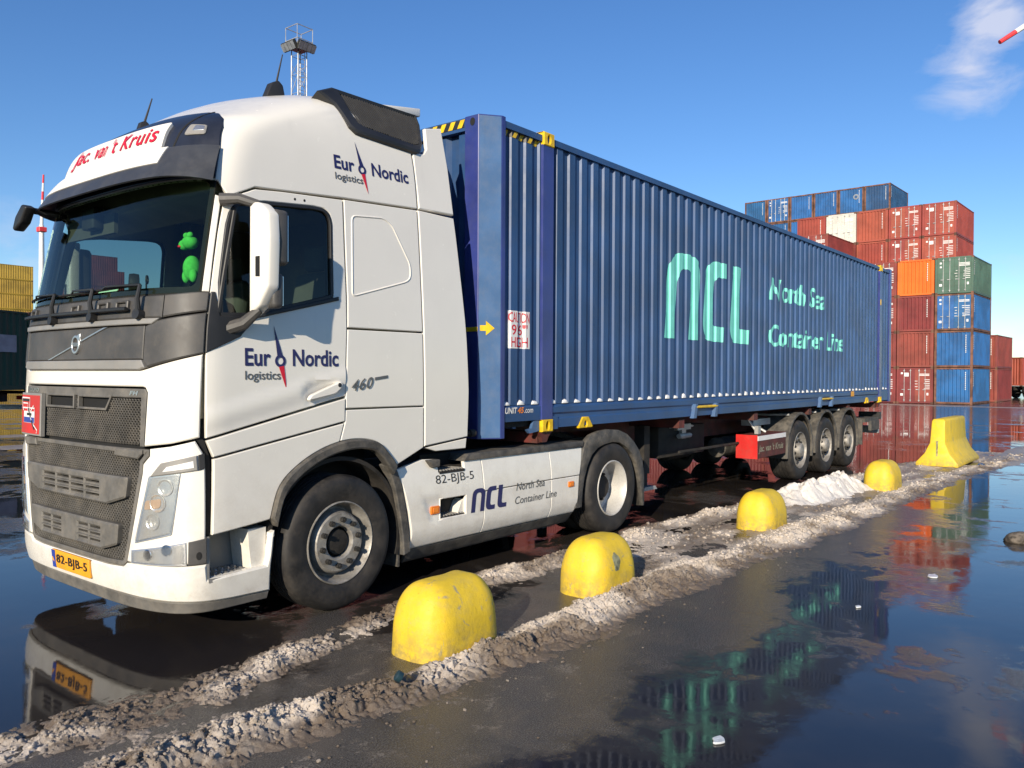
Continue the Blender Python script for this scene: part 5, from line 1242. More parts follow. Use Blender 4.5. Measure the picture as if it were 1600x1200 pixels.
obj('floor', box(XC + .2, XE - .05, .09, 2.41, 1.24, 1.36), 'grease_black', box45, smooth=False)
for x in np.arange(5.2, XE - .3, .62): obj('cross_member', box(x, x + .05, .09, 2.41, 1.225, 1.24), 'blue_paint', box45, smooth=False)
obj('rear_door', box(XE - .06, XE - .02, .16, 1.245, 1.3, 3.95), 'blue_paint', box45, smooth=False); obj('rear_door', box(XE - .06, XE - .02, 1.255, 2.34, 1.3, 3.95), 'blue_paint', box45, smooth=False)
obj('rear_header', box(XE - .10, XE, .16, 2.34, 3.95, 4.06), 'blue_post', box45, smooth=False); obj('rear_sill', box(XE - .12, XE, .16, 2.34, 1.182, 1.3), 'blue_post', box45, smooth=False)
# front wall
V = []; xs_ = []; y = .30
while y < 2.2:
    for t, d in ((0, .0), (.11, .0), (.15, .045), (.24, .045)): xs_.append((y + t, d))
    y += .28
xs_ = [q for q in xs_ if q[0] < 2.2] + [(2.2, 0)]
for yy, d in xs_: V += [(XC + .045 + d, yy, 1.34), (XC + .045 + d, yy, 3.98)]
obj('front_wall', (V, [(2 * i, 2 * i + 1, 2 * i + 3, 2 * i + 2) for i in range(len(xs_) - 1)]), 'blue_paint', box45, smooth=False)
obj('front_header', box(XC + .005, XC + .09, .30, 2.20, 3.955, 4.07), 'blue_paint', box45, smooth=False); obj('front_sill', box(XC + .005, XC + .12, .30, 2.20, 1.18, 1.36), 'blue_paint', box45, smooth=False)
PX = planeX(XC + .005)
for i in range(2):
    y0 = .31 + i * 1.45
    hz = obj('hazard_strip', sheet([(-y0 - .44, 3.985), (-y0, 3.985), (-y0, 4.06), (-y0 - .44, 4.06)], PX, .003, .003, 0, .5), 'print_black', box45, smooth=False)
    for j in range(4): mark('hazard_stripe', [(-y0 - .43 + j * .115, 3.987), (-y0 - .375 + j * .115, 3.987), (-y0 - .335 + j * .115, 4.058), (-y0 - .39 + j * .115, 4.058)], PX, 'casting_yellow', hz, .0045)
obj('casting_hole', sheet(disc2((-.205, 4.02), .028, 16, .036), planeX(XC), .004, .004, 0, .1), 'matt_black', box45, smooth=False)
def CW(ph, depth=DEP): return lambda u, v, o_: (u, YS + corr(u, ph, depth) - o_, v)
cS = corr_cuts(4.975, 4.955, 5.535); cM = corr_cuts(X0C, 5.715, XE - .955)
for (a, b_) in ((5.0, 5.52),):
    for j in range(5):
        x = 4.97 + j * .115; mark('hazard_stripe', [(x, 3.925), (x + .05, 3.925), (x + .09, 3.984), (x + .04, 3.984)], CW(4.975), 'casting_yellow' , box45, .003, cS)
        if j < 4: mark('hazard_stripe', [(x + .052, 3.925), (x + .112, 3.925), (x + .152, 3.984), (x + .092, 3.984)], CW(4.975), 'print_black', box45, .0028, cS)
cs = obj('caution_sign', lay(*cut2d([(5.055, 1.98), (5.365, 1.98), (5.365, 2.330), (5.055, 2.330)], [(0, 1, 2, 3)], cS), CW(4.975), .003), 'print_white', box45, smooth=False)
letter('lettering', 'CAUTION', (5.065, 2.222, 5.358, 2.318), CW(4.975), 'print_red', cs, .0045, bold=.01, cuts=cS)
letter('lettering', "9'6''", (5.09, 2.105, 5.33, 2.205), CW(4.975), 'print_red', cs, .0045, bold=.01, cuts=cS)
letter('lettering', 'HIGH', (5.085, 1.992, 5.335, 2.088), CW(4.975), 'print_red', cs, .0045, bold=.01, cuts=cS)
letter('lettering', 'UNIT', (4.985, 1.375, 5.165, 1.432), planeY(.010), 'print_white', box45, .003, shear=.15, bold=.03, cuts=[])
letter('lettering', '45', (5.172, 1.375, 5.265, 1.432), planeY(.010), 'print_orange', box45, .003, shear=.15, bold=.03, cuts=[])
letter('lettering', '.com', (5.272, 1.375, 5.41, 1.412), planeY(.010), 'print_white', box45, .003, shear=.15, bold=.01, cuts=[])
def ncl_big():
    ncl_logo(8.04, 10.72, 2.19, 3.27, CW(X0C), 'mint_print', box45, .003, cM)
ncl_big()
letter('lettering', 'North Sea', (11.44, 2.90, 14.05, 3.25), CW(X0C), 'mint_print', box45, .003, shear=.1, bold=.016, cuts=cM)
letter('lettering', 'Container Line', (11.42, 2.19, 15.13, 2.53), CW(X0C), 'mint_print', box45, .003, shear=.1, bold=.016, cuts=cM)
ar = obj('post_arrow', sheet([(.02, 2.13), (.075, 2.13), (.075, 2.09), (.155, 2.155), (.075, 2.22), (.075, 2.18), (.02, 2.18)], (lambda u, v, o_: tuple(Vector((XC, .135, v)) + (Vector((.175, -.135, 0)).normalized()) * u + Vector((-.135, -.175, 0)).normalized() * o_)), .0065, .002, 0, .3), 'casting_yellow', box45, smooth=False)
obj('post_arrow', sheet([(-.40, 2.125), (-.135, 2.125), (-.135, 2.165), (-.40, 2.165)], planeX(XC), .004, .002, 0, .3), 'casting_yellow', box45, smooth=False)
obj('decal', sheet([(15.55, 1.345), (15.75, 1.345), (15.75, 1.44), (15.55, 1.44)], planeY(.002), .002, .002, 0, .3), 'plate_orange', box45, smooth=False)
obj('lock_rod', merge(tube([(XC - .02, .62, 3.35), (XC - .02, .62, 3.62)], .012, 8), box(XC - .03, XC + .05, .60, .64, 3.40, 3.44), box(XC - .03, XC + .05, .60, .64, 3.30, 3.34)), 'silver', box45, smooth=False)
# snow caught on the ledge below each hollow of the wall
def ledge_snow():
    r = random.Random(4); V, F = [], []
    for (a, b_, ph) in SEC:
        k = 0
        while ph + k * PITCH_ < b_:
            x0, x1 = ph + k * PITCH_ - .012, ph + k * PITCH_ + .095
            k += 1
            x0, x1 = max(x0, a + .004), min(x1, b_ - .004)
            if x1 - x0 < .03: continue
            n_ = 9; k0 = len(V); hh = .026 + .026 * r.random()
            for i in range(n_):
                t = i / (n_ - 1); x = x0 + (x1 - x0) * t; e = math.sin(math.pi * min(max(t, .0), 1)) ** .45; jit = .8 + .4 * r.random()
                V += [(x, .020 - .008 * e, 1.4525), (x, .016 - .006 * e, 1.4525 + hh * .7 * e * jit), (x, .034, 1.4525 + hh * e * jit), (x, .060, 1.4525 + hh * e * jit * .9)]
            F += [(k0 + i * 4 + j, k0 + (i + 1) * 4 + j, k0 + (i + 1) * 4 + j + 1, k0 + i * 4 + j + 1) for i in range(n_ - 1) for j in range(3)]
    o_ = obj('snow_on_ledge', (V, F), 'print_white', sharp=80); return o_
tag(ledge_snow(), 'small caps of white snow along the lower rail of the blue container', 'snow', None, 'stuff')

# ================================================================== the trailer
tr = empty('semi_trailer', (12.5, 1.25, 0)); tag(tr, 'red container trailer, darkened for shade, with three axles under the blue container', 'trailer')
for y in (.78, 1.60):
    obj('main_beam', prism([(5.6, 1.10), (5.6, 1.175), (18.0, 1.175), (18.0, .98), (14.5, .80), (8.9, .80), (7.9, 1.05)], 'y', y, y + .12), 'trailer_red_shade', tr, smooth=False)
for x in (5.62, 8.6, 11.0, 13.4, 15.6, 17.5): obj('bolster', box(x - .07, x + .07, .06, 2.44, 1.07, 1.178), 'trailer_red_shade', tr, smooth=False)
for x in (5.62, XE - .865):
    for y in (.02, 2.30): obj('twist_lock', prism([(x - .10, 1.18), (x + .12, 1.18), (x + .06, 1.13), (x + .03, 1.08), (x - .04, 1.08), (x - .06, 1.13)], 'y', y, y + .18), 'trailer_red_shade', tr, smooth=False)
for y in (.42, 1.98):
    lg = obj('landing_leg', merge(box(8.16, 8.30, y - .07, y + .07, .50, 1.1), box(8.18, 8.28, y - .05, y + .05, .34, .52)), 'grease_black', tr, smooth=False)
    obj('leg_foot', prism([(8.05, .30), (8.41, .30), (8.36, .345), (8.10, .345)], 'y', y - .12, y + .12), 'galvanised', lg, smooth=False)
obj('leg_brace', tube([(8.23, .42, .85), (8.23, 1.98, .85)], .03, 8), 'grease_black', tr)
obj('air_tank', xf(lathe([(0, -.42), (.10, -.41), (.15, -.37), (.155, .37), (.10, .41), (0, .42)], 24), Matrix.Translation((11.45, .72, .62)) @ Matrix.Rotation(math.pi / 2, 4, 'Z')), 'muddy_plastic', tr)
obj('air_tank', xf(lathe([(0, -.42), (.10, -.41), (.15, -.37), (.155, .37), (.10, .41), (0, .42)], 24), Matrix.Translation((10.4, 1.1, .62)) @ Matrix.Rotation(math.pi / 2, 4, 'Z')), 'grease_black', tr)
obj('valve_cluster', merge(box(9.35, 9.75, .50, .62, .98, 1.06), box(9.48, 9.60, .50, .60, .86, .98), tube([(9.38, .5, .90), (9.72, .5, .90)], .035, 8), tube([(9.2, .55, 1.03), (9.9, .55, 1.02)], .018, 6)), 'galvanised', tr, smooth=False)
obj('tool_locker', box(8.9, 10.3, .55, 1.0, .62, 1.04, .02, 2), 'grease_black', tr); obj('spare_carrier', box(9.0, 10.6, 1.3, 2.2, .52, .95, .02, 2), 'grease_black', tr)
for i in range(3):
    x = XT + i * DT
    obj('axle', tube([(x, .35, WR), (x, 2.15, WR)], .075, 12), 'grease_black', tr)
    for y in (.62, 1.76):
        obj('air_bag', xf(lathe([(0, -.16), (.12, -.15), (.14, -.08), (.12, 0), (.14, .08), (.12, .15), (0, .16)], 16), Matrix.Translation((x + .42, y + .06, .74)) @ Matrix.Rotation(math.pi / 2, 4, 'X')), 'grease_black', tr)
        obj('trailing_arm', box(x - .55, x + .45, y, y + .10, .48, .60), 'grease_black', tr, smooth=False)
    wheel('trailer', tr, (x, .005, WR)); wheel('trailer', tr, (x, 2.495, WR), -1)
    for s in (1, -1):
        k = (lambda y: y) if s > 0 else (lambda y: 2.5 - y)
        a0, a1 = math.radians(4), math.radians(176)
        c = (x, 0, WR + .02)
        pts = [(x + .615 * math.cos(a), WR + .02 + .615 * math.sin(a)) for a in np.linspace(a0, a1, 25)]
        pts = [(x + .605, .36)] + pts + [(x - .625, .40)]
        inn = [(x + (p[0] - x) * .93, WR + .02 + (p[1] - WR - .02) * (.93 if p[1] > WR else 1)) for p in pts]
        obj('mudguard', prism(pts + inn[::-1], 'y', *sorted((k(.004), k(.05))), .006, 1), 'muddy_plastic', tr)
        V = [(p[0], k(y), p[1]) for p in pts for y in (.045, .46)]; obj('mudguard_top', (V, [(2 * i_, 2 * i_ + 1, 2 * i_ + 3, 2 * i_ + 2) for i_ in range(len(pts) - 1)]), 'muddy_plastic', tr)
        obj('mudguard_stay', tube([(x - .30, k(.10), WR + .60), (x - .34, k(.75), WR + .58)], .02, 6), 'galvanised', tr)
for s in (1, -1):
    k = (lambda y: y) if s > 0 else (lambda y: 2.5 - y)
    gp = obj('side_guard', box(10.93, 12.10, *sorted((k(.004), k(.33))), .50, .845, .006, 1), 'trailer_red_shade', tr, smooth=False)
    obj('guard_end', box(10.92, 10.935, *sorted((k(.002), k(.335))), .495, .85), 'red_paint', gp, smooth=False)  # brighter red puts the sunlight on this front face into the colour
    obj('guard_strip', box(10.94, 12.08, *sorted((k(-.004), k(.006))), .765, .835), 'print_white', gp, smooth=False)
    if s > 0: letter('lettering', "Jac. van 't Kruis", (10.97, .565, 11.98, .70), planeY(.004), 'interior_beige', gp, .003, shear=.2, bold=.02, cuts=[])
    obj('guard_bracket', merge(tube([(11.25, k(.12), .85), (11.18, k(.30), 1.12)], .02, 6), tube([(11.75, k(.2), .85), (11.6, k(.5), 1.05)], .02, 6), box(11.2, 11.3, *sorted((k(.1), k(.16))), .85, .97), box(11.5, 12.2, *sorted((k(.3), k(.5))), .95, 1.05)), 'galvanised', tr, smooth=False)
    obj('side_rail', tube([(9.0, k(.30), .72), (10.92, k(.30), .72)], .02, 6), 'grease_black', tr)
    tl = obj('tail_lamp', box(18.02, 18.12, *sorted((k(.10), k(.55))), .80, .96, .01, 1), 'black_plastic', tr); obj('lamp_lens', box(18.118, 18.126, *sorted((k(.14), k(.50))), .82, .94), 'red_paint', tl, smooth=False)
    obj('rear_flap', box(16.5, 16.53, *sorted((k(.05), k(.5))), .35, .85), 'muddy_plastic', tr, smooth=False)
obj('rear_bumper', box(17.95, 18.05, .12, 2.38, .50, .66, .01, 1), 'galvanised', tr); obj('bumper_hanger', merge(box(17.9, 18.0, .8, .9, .6, 1.1), box(17.9, 18.0, 1.6, 1.7, .6, 1.1)), 'grease_black', tr, smooth=False)
obj('rear_step', merge(box(16.9, 17.9, .10, .50, .78, .86), box(17.2, 17.8, .06, .12, .60, .80)), 'muddy_plastic', tr, smooth=False)

# ================================================================== stacked containers
CW_, CH_ = 2.438, 2.591
def local(VF, name, mat):
    V, F = VF; me = bpy.data.meshes.new(name); me.from_pydata(V, [], F); me.materials.append(MATS[mat]); me.update(); return me
def ribbed(a, b_, z0, z1, face, pos, pitch=.28, d=.04):
    """corrugated wall: face 'x' looks to -x at x=pos and runs over y; 'y' looks to -y at y=pos and runs over x; 'Y' looks to +y"""
    u = a; pts = []
    while u < b_ - pitch * .3:
        for t, q in ((0, 0), (.07, 0), (.14, 1), (.21, 1)):
            if u + t < b_: pts.append((u + t, q * d))
        u += pitch
    pts.append((b_, 0)); V = []
    for p, q in pts:
        for z in (z0, z1): V.append({'x': (pos + q, p, z), 'y': (p, pos + q, z), 'Y': (p, pos - q, z), 'X': (pos - q, p, z)}[face])
    return V, [(2 * i, 2 * i + 1, 2 * i + 3, 2 * i + 2) if face in 'xY' else (2 * i, 2 * i + 2, 2 * i + 3, 2 * i + 1) for i in range(len(pts) - 1)]
CM = {}
def cont_meshes(L):
    if L in CM: return CM[L]
    M = {}
    W_, H = CW_, CH_
    fr = []
    for x in (0, L - .16):
        for y in (0, W_ - .15): fr.append(box(x, x + .16, y, y + .15, .118, H - .118))
    fr += [box(.02, .10, .15, W_ - .15, H - .12, H - .01), box(.02, .12, .15, W_ - .15, .03, .16), box(L - .10, L - .02, .15, W_ - .15, H - .12, H - .01), box(L - .12, L - .02, .15, W_ - .15, .03, .16)]
    for y in (.015, W_ - .075): fr += [box(.16, L - .16, y, y + .06, H - .075, H - .012), box(.16, L - .16, y, y + .06, .03, .18)]
    M['frame'] = local(merge(*fr), 'frame', 'container_red')
    cs = [box(x, x + .178, y, y + .162, z, z + .118) for x in (-.004, L - .174) for y in (-.004, W_ - .158) for z in (0, H - .118)]
    M['corner_castings'] = local(merge(*cs), 'corner_castings', 'rust_frame')
    M['side_wall'] = local(ribbed(.16, L - .16, .18, H - .075, 'y', .03), 'side_wall', 'container_red')
    M['far_side_wall'] = local(ribbed(.16, L - .16, .18, H - .075, 'Y', W_ - .03), 'side_wall', 'container_red')
    M['end_wall'] = local(ribbed(.15, W_ - .15, .16, H - .12, 'x', .045, .25, .045), 'end_wall', 'container_red')
    M['rear_wall'] = local(ribbed(.15, W_ - .15, .16, H - .12, 'X', L - .045, .25, .045), 'rear_wall', 'container_red')
    M['roof_sheet'] = local(box(.05, L - .05, .05, W_ - .05, H - .04, H - .02), 'roof_sheet', 'container_red')
    for i, (a, b_) in enumerate(((.155, W_ / 2 - .004), (W_ / 2 + .004, W_ - .155))):
        dd = [box(.035, .075, a, b_, .165, H - .125)]
        for z in (.55, 1.0, 1.45, 1.9): dd.append(box(.025, .036, a + .05, b_ - .05, z, z + .30))
        M['door%d' % i] = local(merge(*dd), 'door', 'container_red')
    rod = merge(tube([(0.0, 0, .12), (0.0, 0, H - .09)], .020, 6), box(-.03, .03, -.05, .05, .20, .26), box(-.03, .03, -.05, .05, H - .25, H - .19), box(-.03, .02, -.04, .16, .98, 1.02))
    M['rod'] = local(rod, 'locking_bar', 'galvanised')
    CM[L] = M; return M
def setmat(o, mat):
    o.material_slots[0].link = 'OBJECT'; o.material_slots[0].material = MATS[mat]
TXT = {}
def blocks_mesh(key, rects):
    if key in TXT: return TXT[key]
    me = local(merge(*[box(x0, x1, y0, y1, z0, z1) for x0, x1, y0, y1, z0, z1 in rects]), 'stencil_print', 'print_white'); TXT[key] = me; return me
def stack_box(pos, rot, mat, lab, group, kind='doors', L=6.058, marks=0, sidetext=True, simple=False):
    M = cont_meshes(L)
    root = bpy.data.objects.new('stacked_container', None); COL.objects.link(root); root.location = pos; root.rotation_euler.z = rot
    tag(root, lab, 'container', group)
    def add(nm, me, mt=None, loc=None):
        o_ = bpy.data.objects.new(nm, me); COL.objects.link(o_); o_.parent = root
        if loc is not None: o_.location = loc
        if mt: setmat(o_, mt)
        return o_
    add('frame', M['frame'], 'rust_frame' if mat in ('container_blue', 'container_navy') else mat); add('corner_castings', M['corner_castings'])['kind'] = 'stuff'
    add('side_wall', M['side_wall'], mat); add('side_wall', M['far_side_wall'], mat); add('rear_wall', M['rear_wall'], mat); add('roof_sheet', M['roof_sheet'], mat)
    if kind == 'doors':
        add('door', M['door0'], mat); add('door', M['door1'], mat)
        if not simple:
            for y in (.52, .92, 1.50, 1.92): add('locking_bar', M['rod'], None, (.0, y, 0))
            r = random.Random(marks); rects = []
            # stencilled codes and data panels; y runs leftwards in the view, so the right leaf has the small y
            for j in range(2 + marks % 2): rects.append((.018, .022, .25, .95, 2.10 - .09 * j, 2.15 - .09 * j))
            for j in range(6): rects.append((.018, .022, .22, .22 + .30 + .2 * r.random(), 1.70 - .13 * j, 1.74 - .13 * j))
            for j in range(4): rects.append((.018, .022, 1.02, 1.02 + .10 + .1 * r.random(), 1.60 - .2 * j, 1.635 - .2 * j))
            rects.append((.018, .022, 1.62, 1.62 + .32, 1.95, 2.22)) if marks % 3 == 1 else rects.append((.018, .022, 2.02, 2.14, 1.85, 1.97))
            rects.append((.018, .022, 2.0, 2.18, .55, .72)); rects.append((.018, .022, 2.02, 2.15, 2.12, 2.25)); rects.append((.018, .022, .3, .42, .6, .78))
            add('stencil_print', blocks_mesh('d%d' % (marks % 5), rects))
    else:
        add('end_wall', M['end_wall'], mat)
        if not simple:
            rects = [(.038, .043, .42, .47, 2.2 - .13 * j, 2.28 - .13 * j) for j in range(10)]
            add('stencil_print', blocks_mesh('e', rects))
    if sidetext and not simple:
        add('stencil_print', blocks_mesh('s%d' % round(L), [(.36, .44, .020, .025, 2.2 - .13 * j, 2.28 - .13 * j) for j in range(8)]))
    return root
ROT = math.radians(-2.0)
ux = Vector((math.cos(ROT), math.sin(ROT), 0)); uy = Vector((-math.sin(ROT), math.cos(ROT), 0))
GZ = -.235; PY = 2.505; PZ = 2.598
R1 = Vector((63.4, 5.64, GZ)); R2 = Vector((69.9, 7.9, GZ)); R3 = Vector((84.2, 16.2, GZ))
def put(base, col, tier): return base + uy * (PY * col) + Vector((0, 0, PZ * tier))
G1, G2, G3 = 'front row of stacked containers', 'middle row of stacked containers', 'rear row of stacked containers'
front = {
 0: [('container_blue', 'wall', 'blue container at the bottom of the corner stack, plain end wall'), ('container_blue', 'wall', 'blue container second from the ground in the corner stack'), ('container_blue', 'doors', 'blue container with doors directly under the green one'), ('container_green', 'doors', 'green container on top of the corner stack')],
 1: [('container_red', 'doors', 'red container with doors on the ground beside the lowest blue one'), ('container_red', 'wall', 'plain red container second from the ground, beside a blue one'), ('container_red', 'wall', 'plain red container directly below the orange one'), ('container_orange', 'wall', 'bright orange container on top beside the green one')]}
for c_, L_ in front.items():
    for t_, (mt, kd, lb) in enumerate(L_): stack_box(put(R1, c_, t_), ROT, mt, lb, G1, kd, marks=c_ * 4 + t_)
tops = {2: 4, 3: 4, 4: 5, 5: 5}
for c_ in range(2, 6):
    n_ = tops[c_]
    for t_ in range(n_):
        if c_ == 4 and t_ == 4: lb = 'red container showing its side above the roof line of the blue container'
        elif c_ == 5 and t_ == 4: lb = 'red container left of the one showing its side above the blue roof line'
        elif c_ == 2: lb = ['red container on the ground just behind the trailer end', 'dark red container second up behind the trailer end', 'dark red container third up behind the trailer end', 'dark red container on top beside the orange one'][t_]
        else: lb = 'dull red container in the row seen past and beneath the trailer'
        grp = G1 if c_ == 2 or t_ == 4 else 'red containers hidden behind the trailer'
        stack_box(put(R1, c_, t_), ROT, 'container_red', lb, grp, 'doors' if (c_ + t_) % 3 else 'wall', marks=c_ + t_, simple=c_ > 4, sidetext=False)
for c_ in range(6):
    for t_ in range((5, 7, 7, 7, 7, 7)[c_]):  # row read from red reflections; upper tiers added to mirror red, not sky
        stack_box(put(R1, 6, 0) + ux * 2.44 + uy * (12.4 * c_) + Vector((0, 0, PZ * t_)), ROT + math.pi / 2, 'container_red', 'long red container side-on, added behind the truck to redden puddle reflections', 'long red containers added behind the truck', 'wall', L=12.192, simple=True, sidetext=False)
mid = [('container_brightred', 'doors', 'red container at the free end of the middle row'), ('container_brightred', 'doors', 'second red door end from the free end of the middle row'), ('container_brightred', 'wall', 'plain orange-red end left of the red door ends'), ('container_white', 'doors', 'white container with doors in the middle row'), ('container_brightred', 'wall', 'orange-red container left of the white one')]
for c_, (mt, kd, lb) in enumerate(mid):
    for t_ in range(6):
        if t_ == 5: l2, m2, k2 = lb + ', top tier', mt, kd
        elif t_ == 4: l2, m2, k2 = lb.replace('white container', 'red container').replace('left of the white one', 'low left of the white box') + ', one tier down', 'container_brightred' if mt != 'container_white' else 'container_red', kd
        else: l2, m2, k2 = 'red container low in the middle row behind the front stack', 'container_red', kd
        stack_box(put(R2, c_, t_), ROT, m2, l2, G2 if t_ > 3 else 'containers low in the middle row', k2, marks=1 + 3 * c_ if t_ > 3 else t_, simple=t_ < 4)
for c_ in range(6):
    for t_ in range(8):
        if t_ == 7: lb = ['blue container at the free end of the top blue row', 'blue container with a round emblem beside the end one', 'third blue container from the free end of the top row', 'fourth blue container from the free end of the top row', 'blue container with white door bars in the top row', 'last blue container of the top row, nearest the trailer roof'][c_]; g = G3
        elif t_ == 6 and c_ > 2: lb = ['', '', '', 'blue container below the fourth of the top row', 'blue container below the one with white door bars', 'blue container below the last of the top row'][c_]; g = G3
        else: lb = 'blue container low in the rear row behind the red ones'; g = 'containers low in the rear row'
        k2 = 'doors' if (c_ == 4 and t_ == 7) else 'wall'
        o_ = stack_box(put(R3, c_, t_), ROT, 'container_navy' if c_ == 0 else 'container_blue', lb, g, k2, marks=2, simple=t_ < 6)
        if c_ == 1 and t_ == 7:
            e_ = obj('emblem', flat(disc2((0, 0), .27, 20), frame((0, 0, 0), (0, -1, 0), (0, 0, 1), (-1, 0, 0)), 0, .004, .3), 'grey_steel', None, smooth=False); e_.parent = o_; e_.location = (.03, .75, 1.65)
            e_ = obj('emblem', flat(disc2((0, 0), .14, 16), frame((0, 0, 0), (0, -1, 0), (0, 0, 1), (-1, 0, 0)), 0, .004, .3), 'container_navy', None, smooth=False); e_.parent = o_; e_.location = (.02, .75, 1.65)
# pair of red boxes beyond the corner stack
for t_ in range(2):
    stack_box(Vector((71.4, 5.25, GZ)) + Vector((0, 0, PZ * t_)), ROT, 'container_red', ['red container on the ground beyond the blue corner stack', 'red container on top of the pair beyond the corner stack'][t_], 'pair of red containers past the corner stack', 'wall', marks=t_, sidetext=False)
# far stacks seen past the nose of the truck and through its windows
for c_ in range(5):
    for t_ in range(8 if c_ else 7):
        stack_box(Vector((57.3, 127.0, GZ)) + uy * PY * c_ + Vector((0, 0, PZ * t_)), ROT, 'container_red', 'red-brown container in the far stack seen through the windscreen' , 'far red stack behind the cab', 'wall' if (c_ + t_) % 2 else 'doors', simple=True, sidetext=False)
for t_ in range(8):
    lb = ['yellow container low in the far stack at the left edge'] * 5 + ['yellow container third from the top at the left edge', 'yellow container second from the top at the left edge', 'yellow container at the top of the far left stack']
    stack_box(Vector((47.85, 153.0, GZ)) + Vector((0, 0, PZ * t_)), math.radians(3), 'container_yellow', lb[t_], 'yellow stack at the left', 'wall', L=12.192, simple=True, sidetext=False)
# ------------------------------------------------------------------ two more container lorries
def lorry(base, rot, mat, lab, axles, L, clab):
    root = bpy.data.objects.new('parked_trailer', None); COL.objects.link(root); root.location = base; root.rotation_euler.z = rot; tag(root, lab, 'trailer')
    def add(nm, VF, mt, sm=False):
        o_ = obj(nm, VF, mt, None, sm); o_.parent = root; return o_
    for y in (.75, 1.57): add('main_beam', box(.2, L - .2, y, y + .12, .75, 1.10), 'grease_black')
    for x in (.3, L * .5, L - .3): add('bolster', box(x, x + .14, .05, 2.40, 1.02, 1.12), 'grease_black')
    for x in axles:
        for (y, s) in ((.02, 1), (2.42, -1)):
            e = bpy.data.objects.new('wheel', None); COL.objects.link(e); e.parent = root; e.location = (x, y, .497)
            if s < 0: e.rotation_euler.z = math.pi
            for ch in BANK['trailer']: 
                if ch.name.startswith(('tyre', 'rim', 'hub')): copy_obj(ch, e)
        add('axle', tube([(x, .2, .497), (x, 2.2, .497)], .07, 8), 'grease_black')
        add('mudguard', lathe([(.56, .02), (.60, .02), (.60, .42), (.56, .42), (.56, .02)], 14, (x, 0, .50), .1, math.pi - .1), 'black_plastic')
    add('side_rail', box(1.5, axles[0] - .7, .06, .10, .5, .75), 'grease_black')
    add('rear_bumper', box(L - .15, L - .05, .1, 2.34, .5, .65), 'galvanised'); add('tail_lamp', box(L - .05, L, .15, .55, .82, .95), 'red_paint')
    c_ = stack_box((0, 0, 0), 0, mat, clab, None, 'wall', L=L, simple=True, sidetext=False)
    c_.location = Vector(base) + Matrix.Rotation(rot, 3, 'Z') @ Vector((0, 0, 1.122)); c_.rotation_euler.z = rot; c_.name = 'shipping_container'
    return root
r_ = math.radians(30)
P0 = Vector((10.45, 24.7, 0)) - Matrix.Rotation(r_, 3, 'Z') @ Vector((12.192, 0, 0))
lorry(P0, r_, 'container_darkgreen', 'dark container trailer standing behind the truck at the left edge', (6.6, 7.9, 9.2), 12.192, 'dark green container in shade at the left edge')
dk = obj('lettering_panel', sheet([(0, 0), (1.3, 0), (1.3, .55), (0, .55)], lambda u, v, o_: (u, -o_, v), 0, .004, 0, .5), 'grey_steel', None, smooth=False)
dk.parent = [o_ for o_ in bpy.data.objects if o_.get('label') == 'dark green container in shade at the left edge'][0]; dk.location = (10.2, -.005, 1.25)
P1 = Vector((84.6, 5.2, GZ))
lorry(P1, math.radians(-28), 'container_brightred', 'container trailer parked far off at the right edge', (1.2, 2.5, 10.5), 12.192, 'orange-red container on the far trailer at the right edge')
# ------------------------------------------------------------------ lighting tower
TX, TY = 39.6, 49.4
tw = empty('light_tower', (TX, TY, 0)); tag(tw, 'lattice lighting tower with floodlights rising behind the cab roof', 'light tower')
hw = .42; legs = [(-hw, -hw), (hw, -hw), (hw, hw), (-hw, hw)]
for a, b_ in legs: obj('leg', tube([(TX + a, TY + b_, 0), (TX + a, TY + b_, 27.6)], .045, 6), 'galvanised', tw)
for i in range(4):
    (a, b_), (c_, d_) = legs[i], legs[(i + 1) % 4]
    for j in range(18):
        z = 1.5 * j; obj('brace', tube([(TX + a, TY + b_, z), (TX + c_, TY + d_, z + (.75 if j % 2 else 1.4))], .022, 5), 'galvanised', tw); obj('brace', tube([(TX + a, TY + b_, z + 1.45), (TX + c_, TY + d_, z + 1.45)], .02, 5), 'galvanised', tw)
obj('ladder', merge(*[box(TX - .30, TX + .30, TY - .33, TY - .31, z, z + .04) for z in np.arange(.4, 27.3, .35)], box(TX - .32, TX - .28, TY - .34, TY - .31, 0, 27.6), box(TX + .28, TX + .32, TY - .34, TY - .31, 0, 27.6)), 'galvanised', tw, smooth=False)
pw = .74
obj('platform', box(TX - pw, TX + pw, TY - pw, TY + pw, 27.55, 27.66), 'grey_steel', tw, smooth=False)
for z in (28.1, 28.7):
    c4 = [(TX - pw, TY - pw), (TX + pw, TY - pw), (TX + pw, TY + pw), (TX - pw, TY + pw)]
    for i in range(4): obj('railing', tube([(*c4[i], z + .45 * (z > 28.5)), (*c4[(i + 1) % 4], z + .45 * (z > 28.5))], .035, 5), 'galvanised', tw)
for q in c4: obj('railing_post', tube([(*q, 27.6), (*q, 29.15)], .03, 5), 'galvanised', tw)
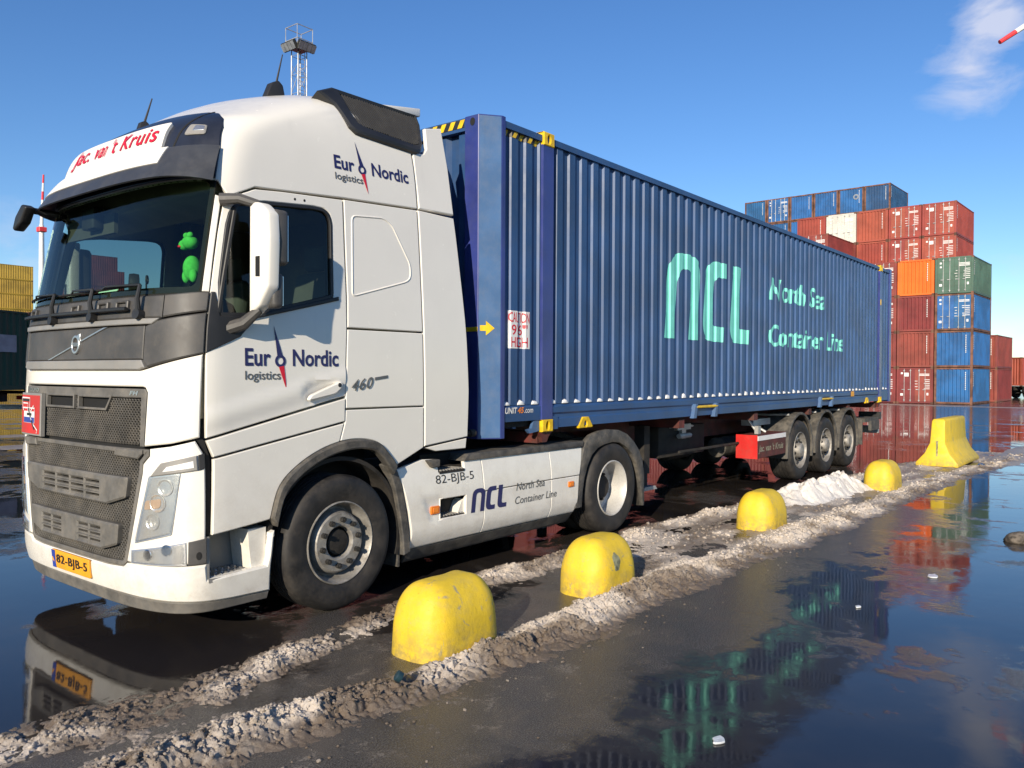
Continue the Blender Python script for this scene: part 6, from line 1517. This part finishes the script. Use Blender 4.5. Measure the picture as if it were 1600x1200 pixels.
for i in range(4):
    for (dx, dy, lx, ly) in ((-pw - .15, -.6 + i * .4, 0, 1), (-.6 + i * .4, -pw - .15, 1, 0)):
        cx, cy = TX + dx, TY + dy; V, F = box(-.16, .16, -.17, .17, -.36, .36, .03, 1)
        M = Matrix.Translation((cx, cy, 27.55)) @ Matrix.Rotation(math.atan2(-dy if lx else 0, -dx if ly else 0) if False else (0 if ly else math.pi / 2), 4, 'Z') @ Matrix.Rotation(math.radians(-32), 4, 'Y')
        fl_ = obj('floodlight', xf((V, F), M), 'lamp_black', tw); obj('lamp_glass', xf(box(-.215, -.20, -.18, .18, -.30, .30), M), 'grey_steel', fl_, smooth=False)
# ------------------------------------------------------------------ harbour cranes
def crane(base, top, tip, lab, w=1.2):
    """slewing crane: column, cab, banded boom and stay"""
    base, top, tip = Vector(base), Vector(top), Vector(tip)
    root = empty('harbour_crane', base); tag(root, lab, 'crane')
    obj('column', tube([base, top], [w * .9, w * .55], 12), 'crane_white', root); obj('portal', merge(box(base.x - 5, base.x + 5, base.y - 5, base.y - 4, base.z, base.z + 6), box(base.x - 5, base.x + 5, base.y + 4, base.y + 5, base.z, base.z + 6), box(base.x - 5, base.x + 5, base.y - 5, base.y + 5, base.z + 6, base.z + 7.2)), 'grey_steel', root, smooth=False)
    obj('cabin', box(top.x - .9 * w, top.x + .9 * w, top.y - .9 * w, top.y + .9 * w, top.z - 1.4, top.z - .4, .1, 1), 'crane_red', root)
    n_ = max(6, int((tip - top).length / 3.2))
    for i in range(n_):
        a = top + (tip - top) * (i / n_); b_ = top + (tip - top) * ((i + 1) / n_)
        obj('boom_section', tube([a, b_], [w * .42 * (1 - .5 * i / n_), w * .42 * (1 - .5 * (i + 1) / n_)], 8), 'crane_red' if (n_ - 1 - i) % 2 == 0 else 'crane_white', root)
    return root
t1 = CAM_POS + (fw + rt2 * ((1562 - 800) / FPX) - up2 * ((66 - 600) / FPX)) * 150
t2 = CAM_POS + (fw + rt2 * ((1760 - 800) / FPX) - up2 * ((-62 - 600) / FPX)) * 150
crane((t2.x + 2, t2.y - 2, GZ), tuple(t2), tuple(t1), 'red and white crane boom tip at the top right of the sky', 1.9)
t3 = CAM_POS + (fw + rt2 * ((65 - 800) / FPX) - up2 * ((352 - 600) / FPX)) * 170; t4 = CAM_POS + (fw + rt2 * ((68 - 800) / FPX) - up2 * ((273 - 600) / FPX)) * 170
crane((t3.x, t3.y, 0), tuple(t3), tuple(t4), 'slim red and white crane seen beside the far edge of the windscreen', .85)
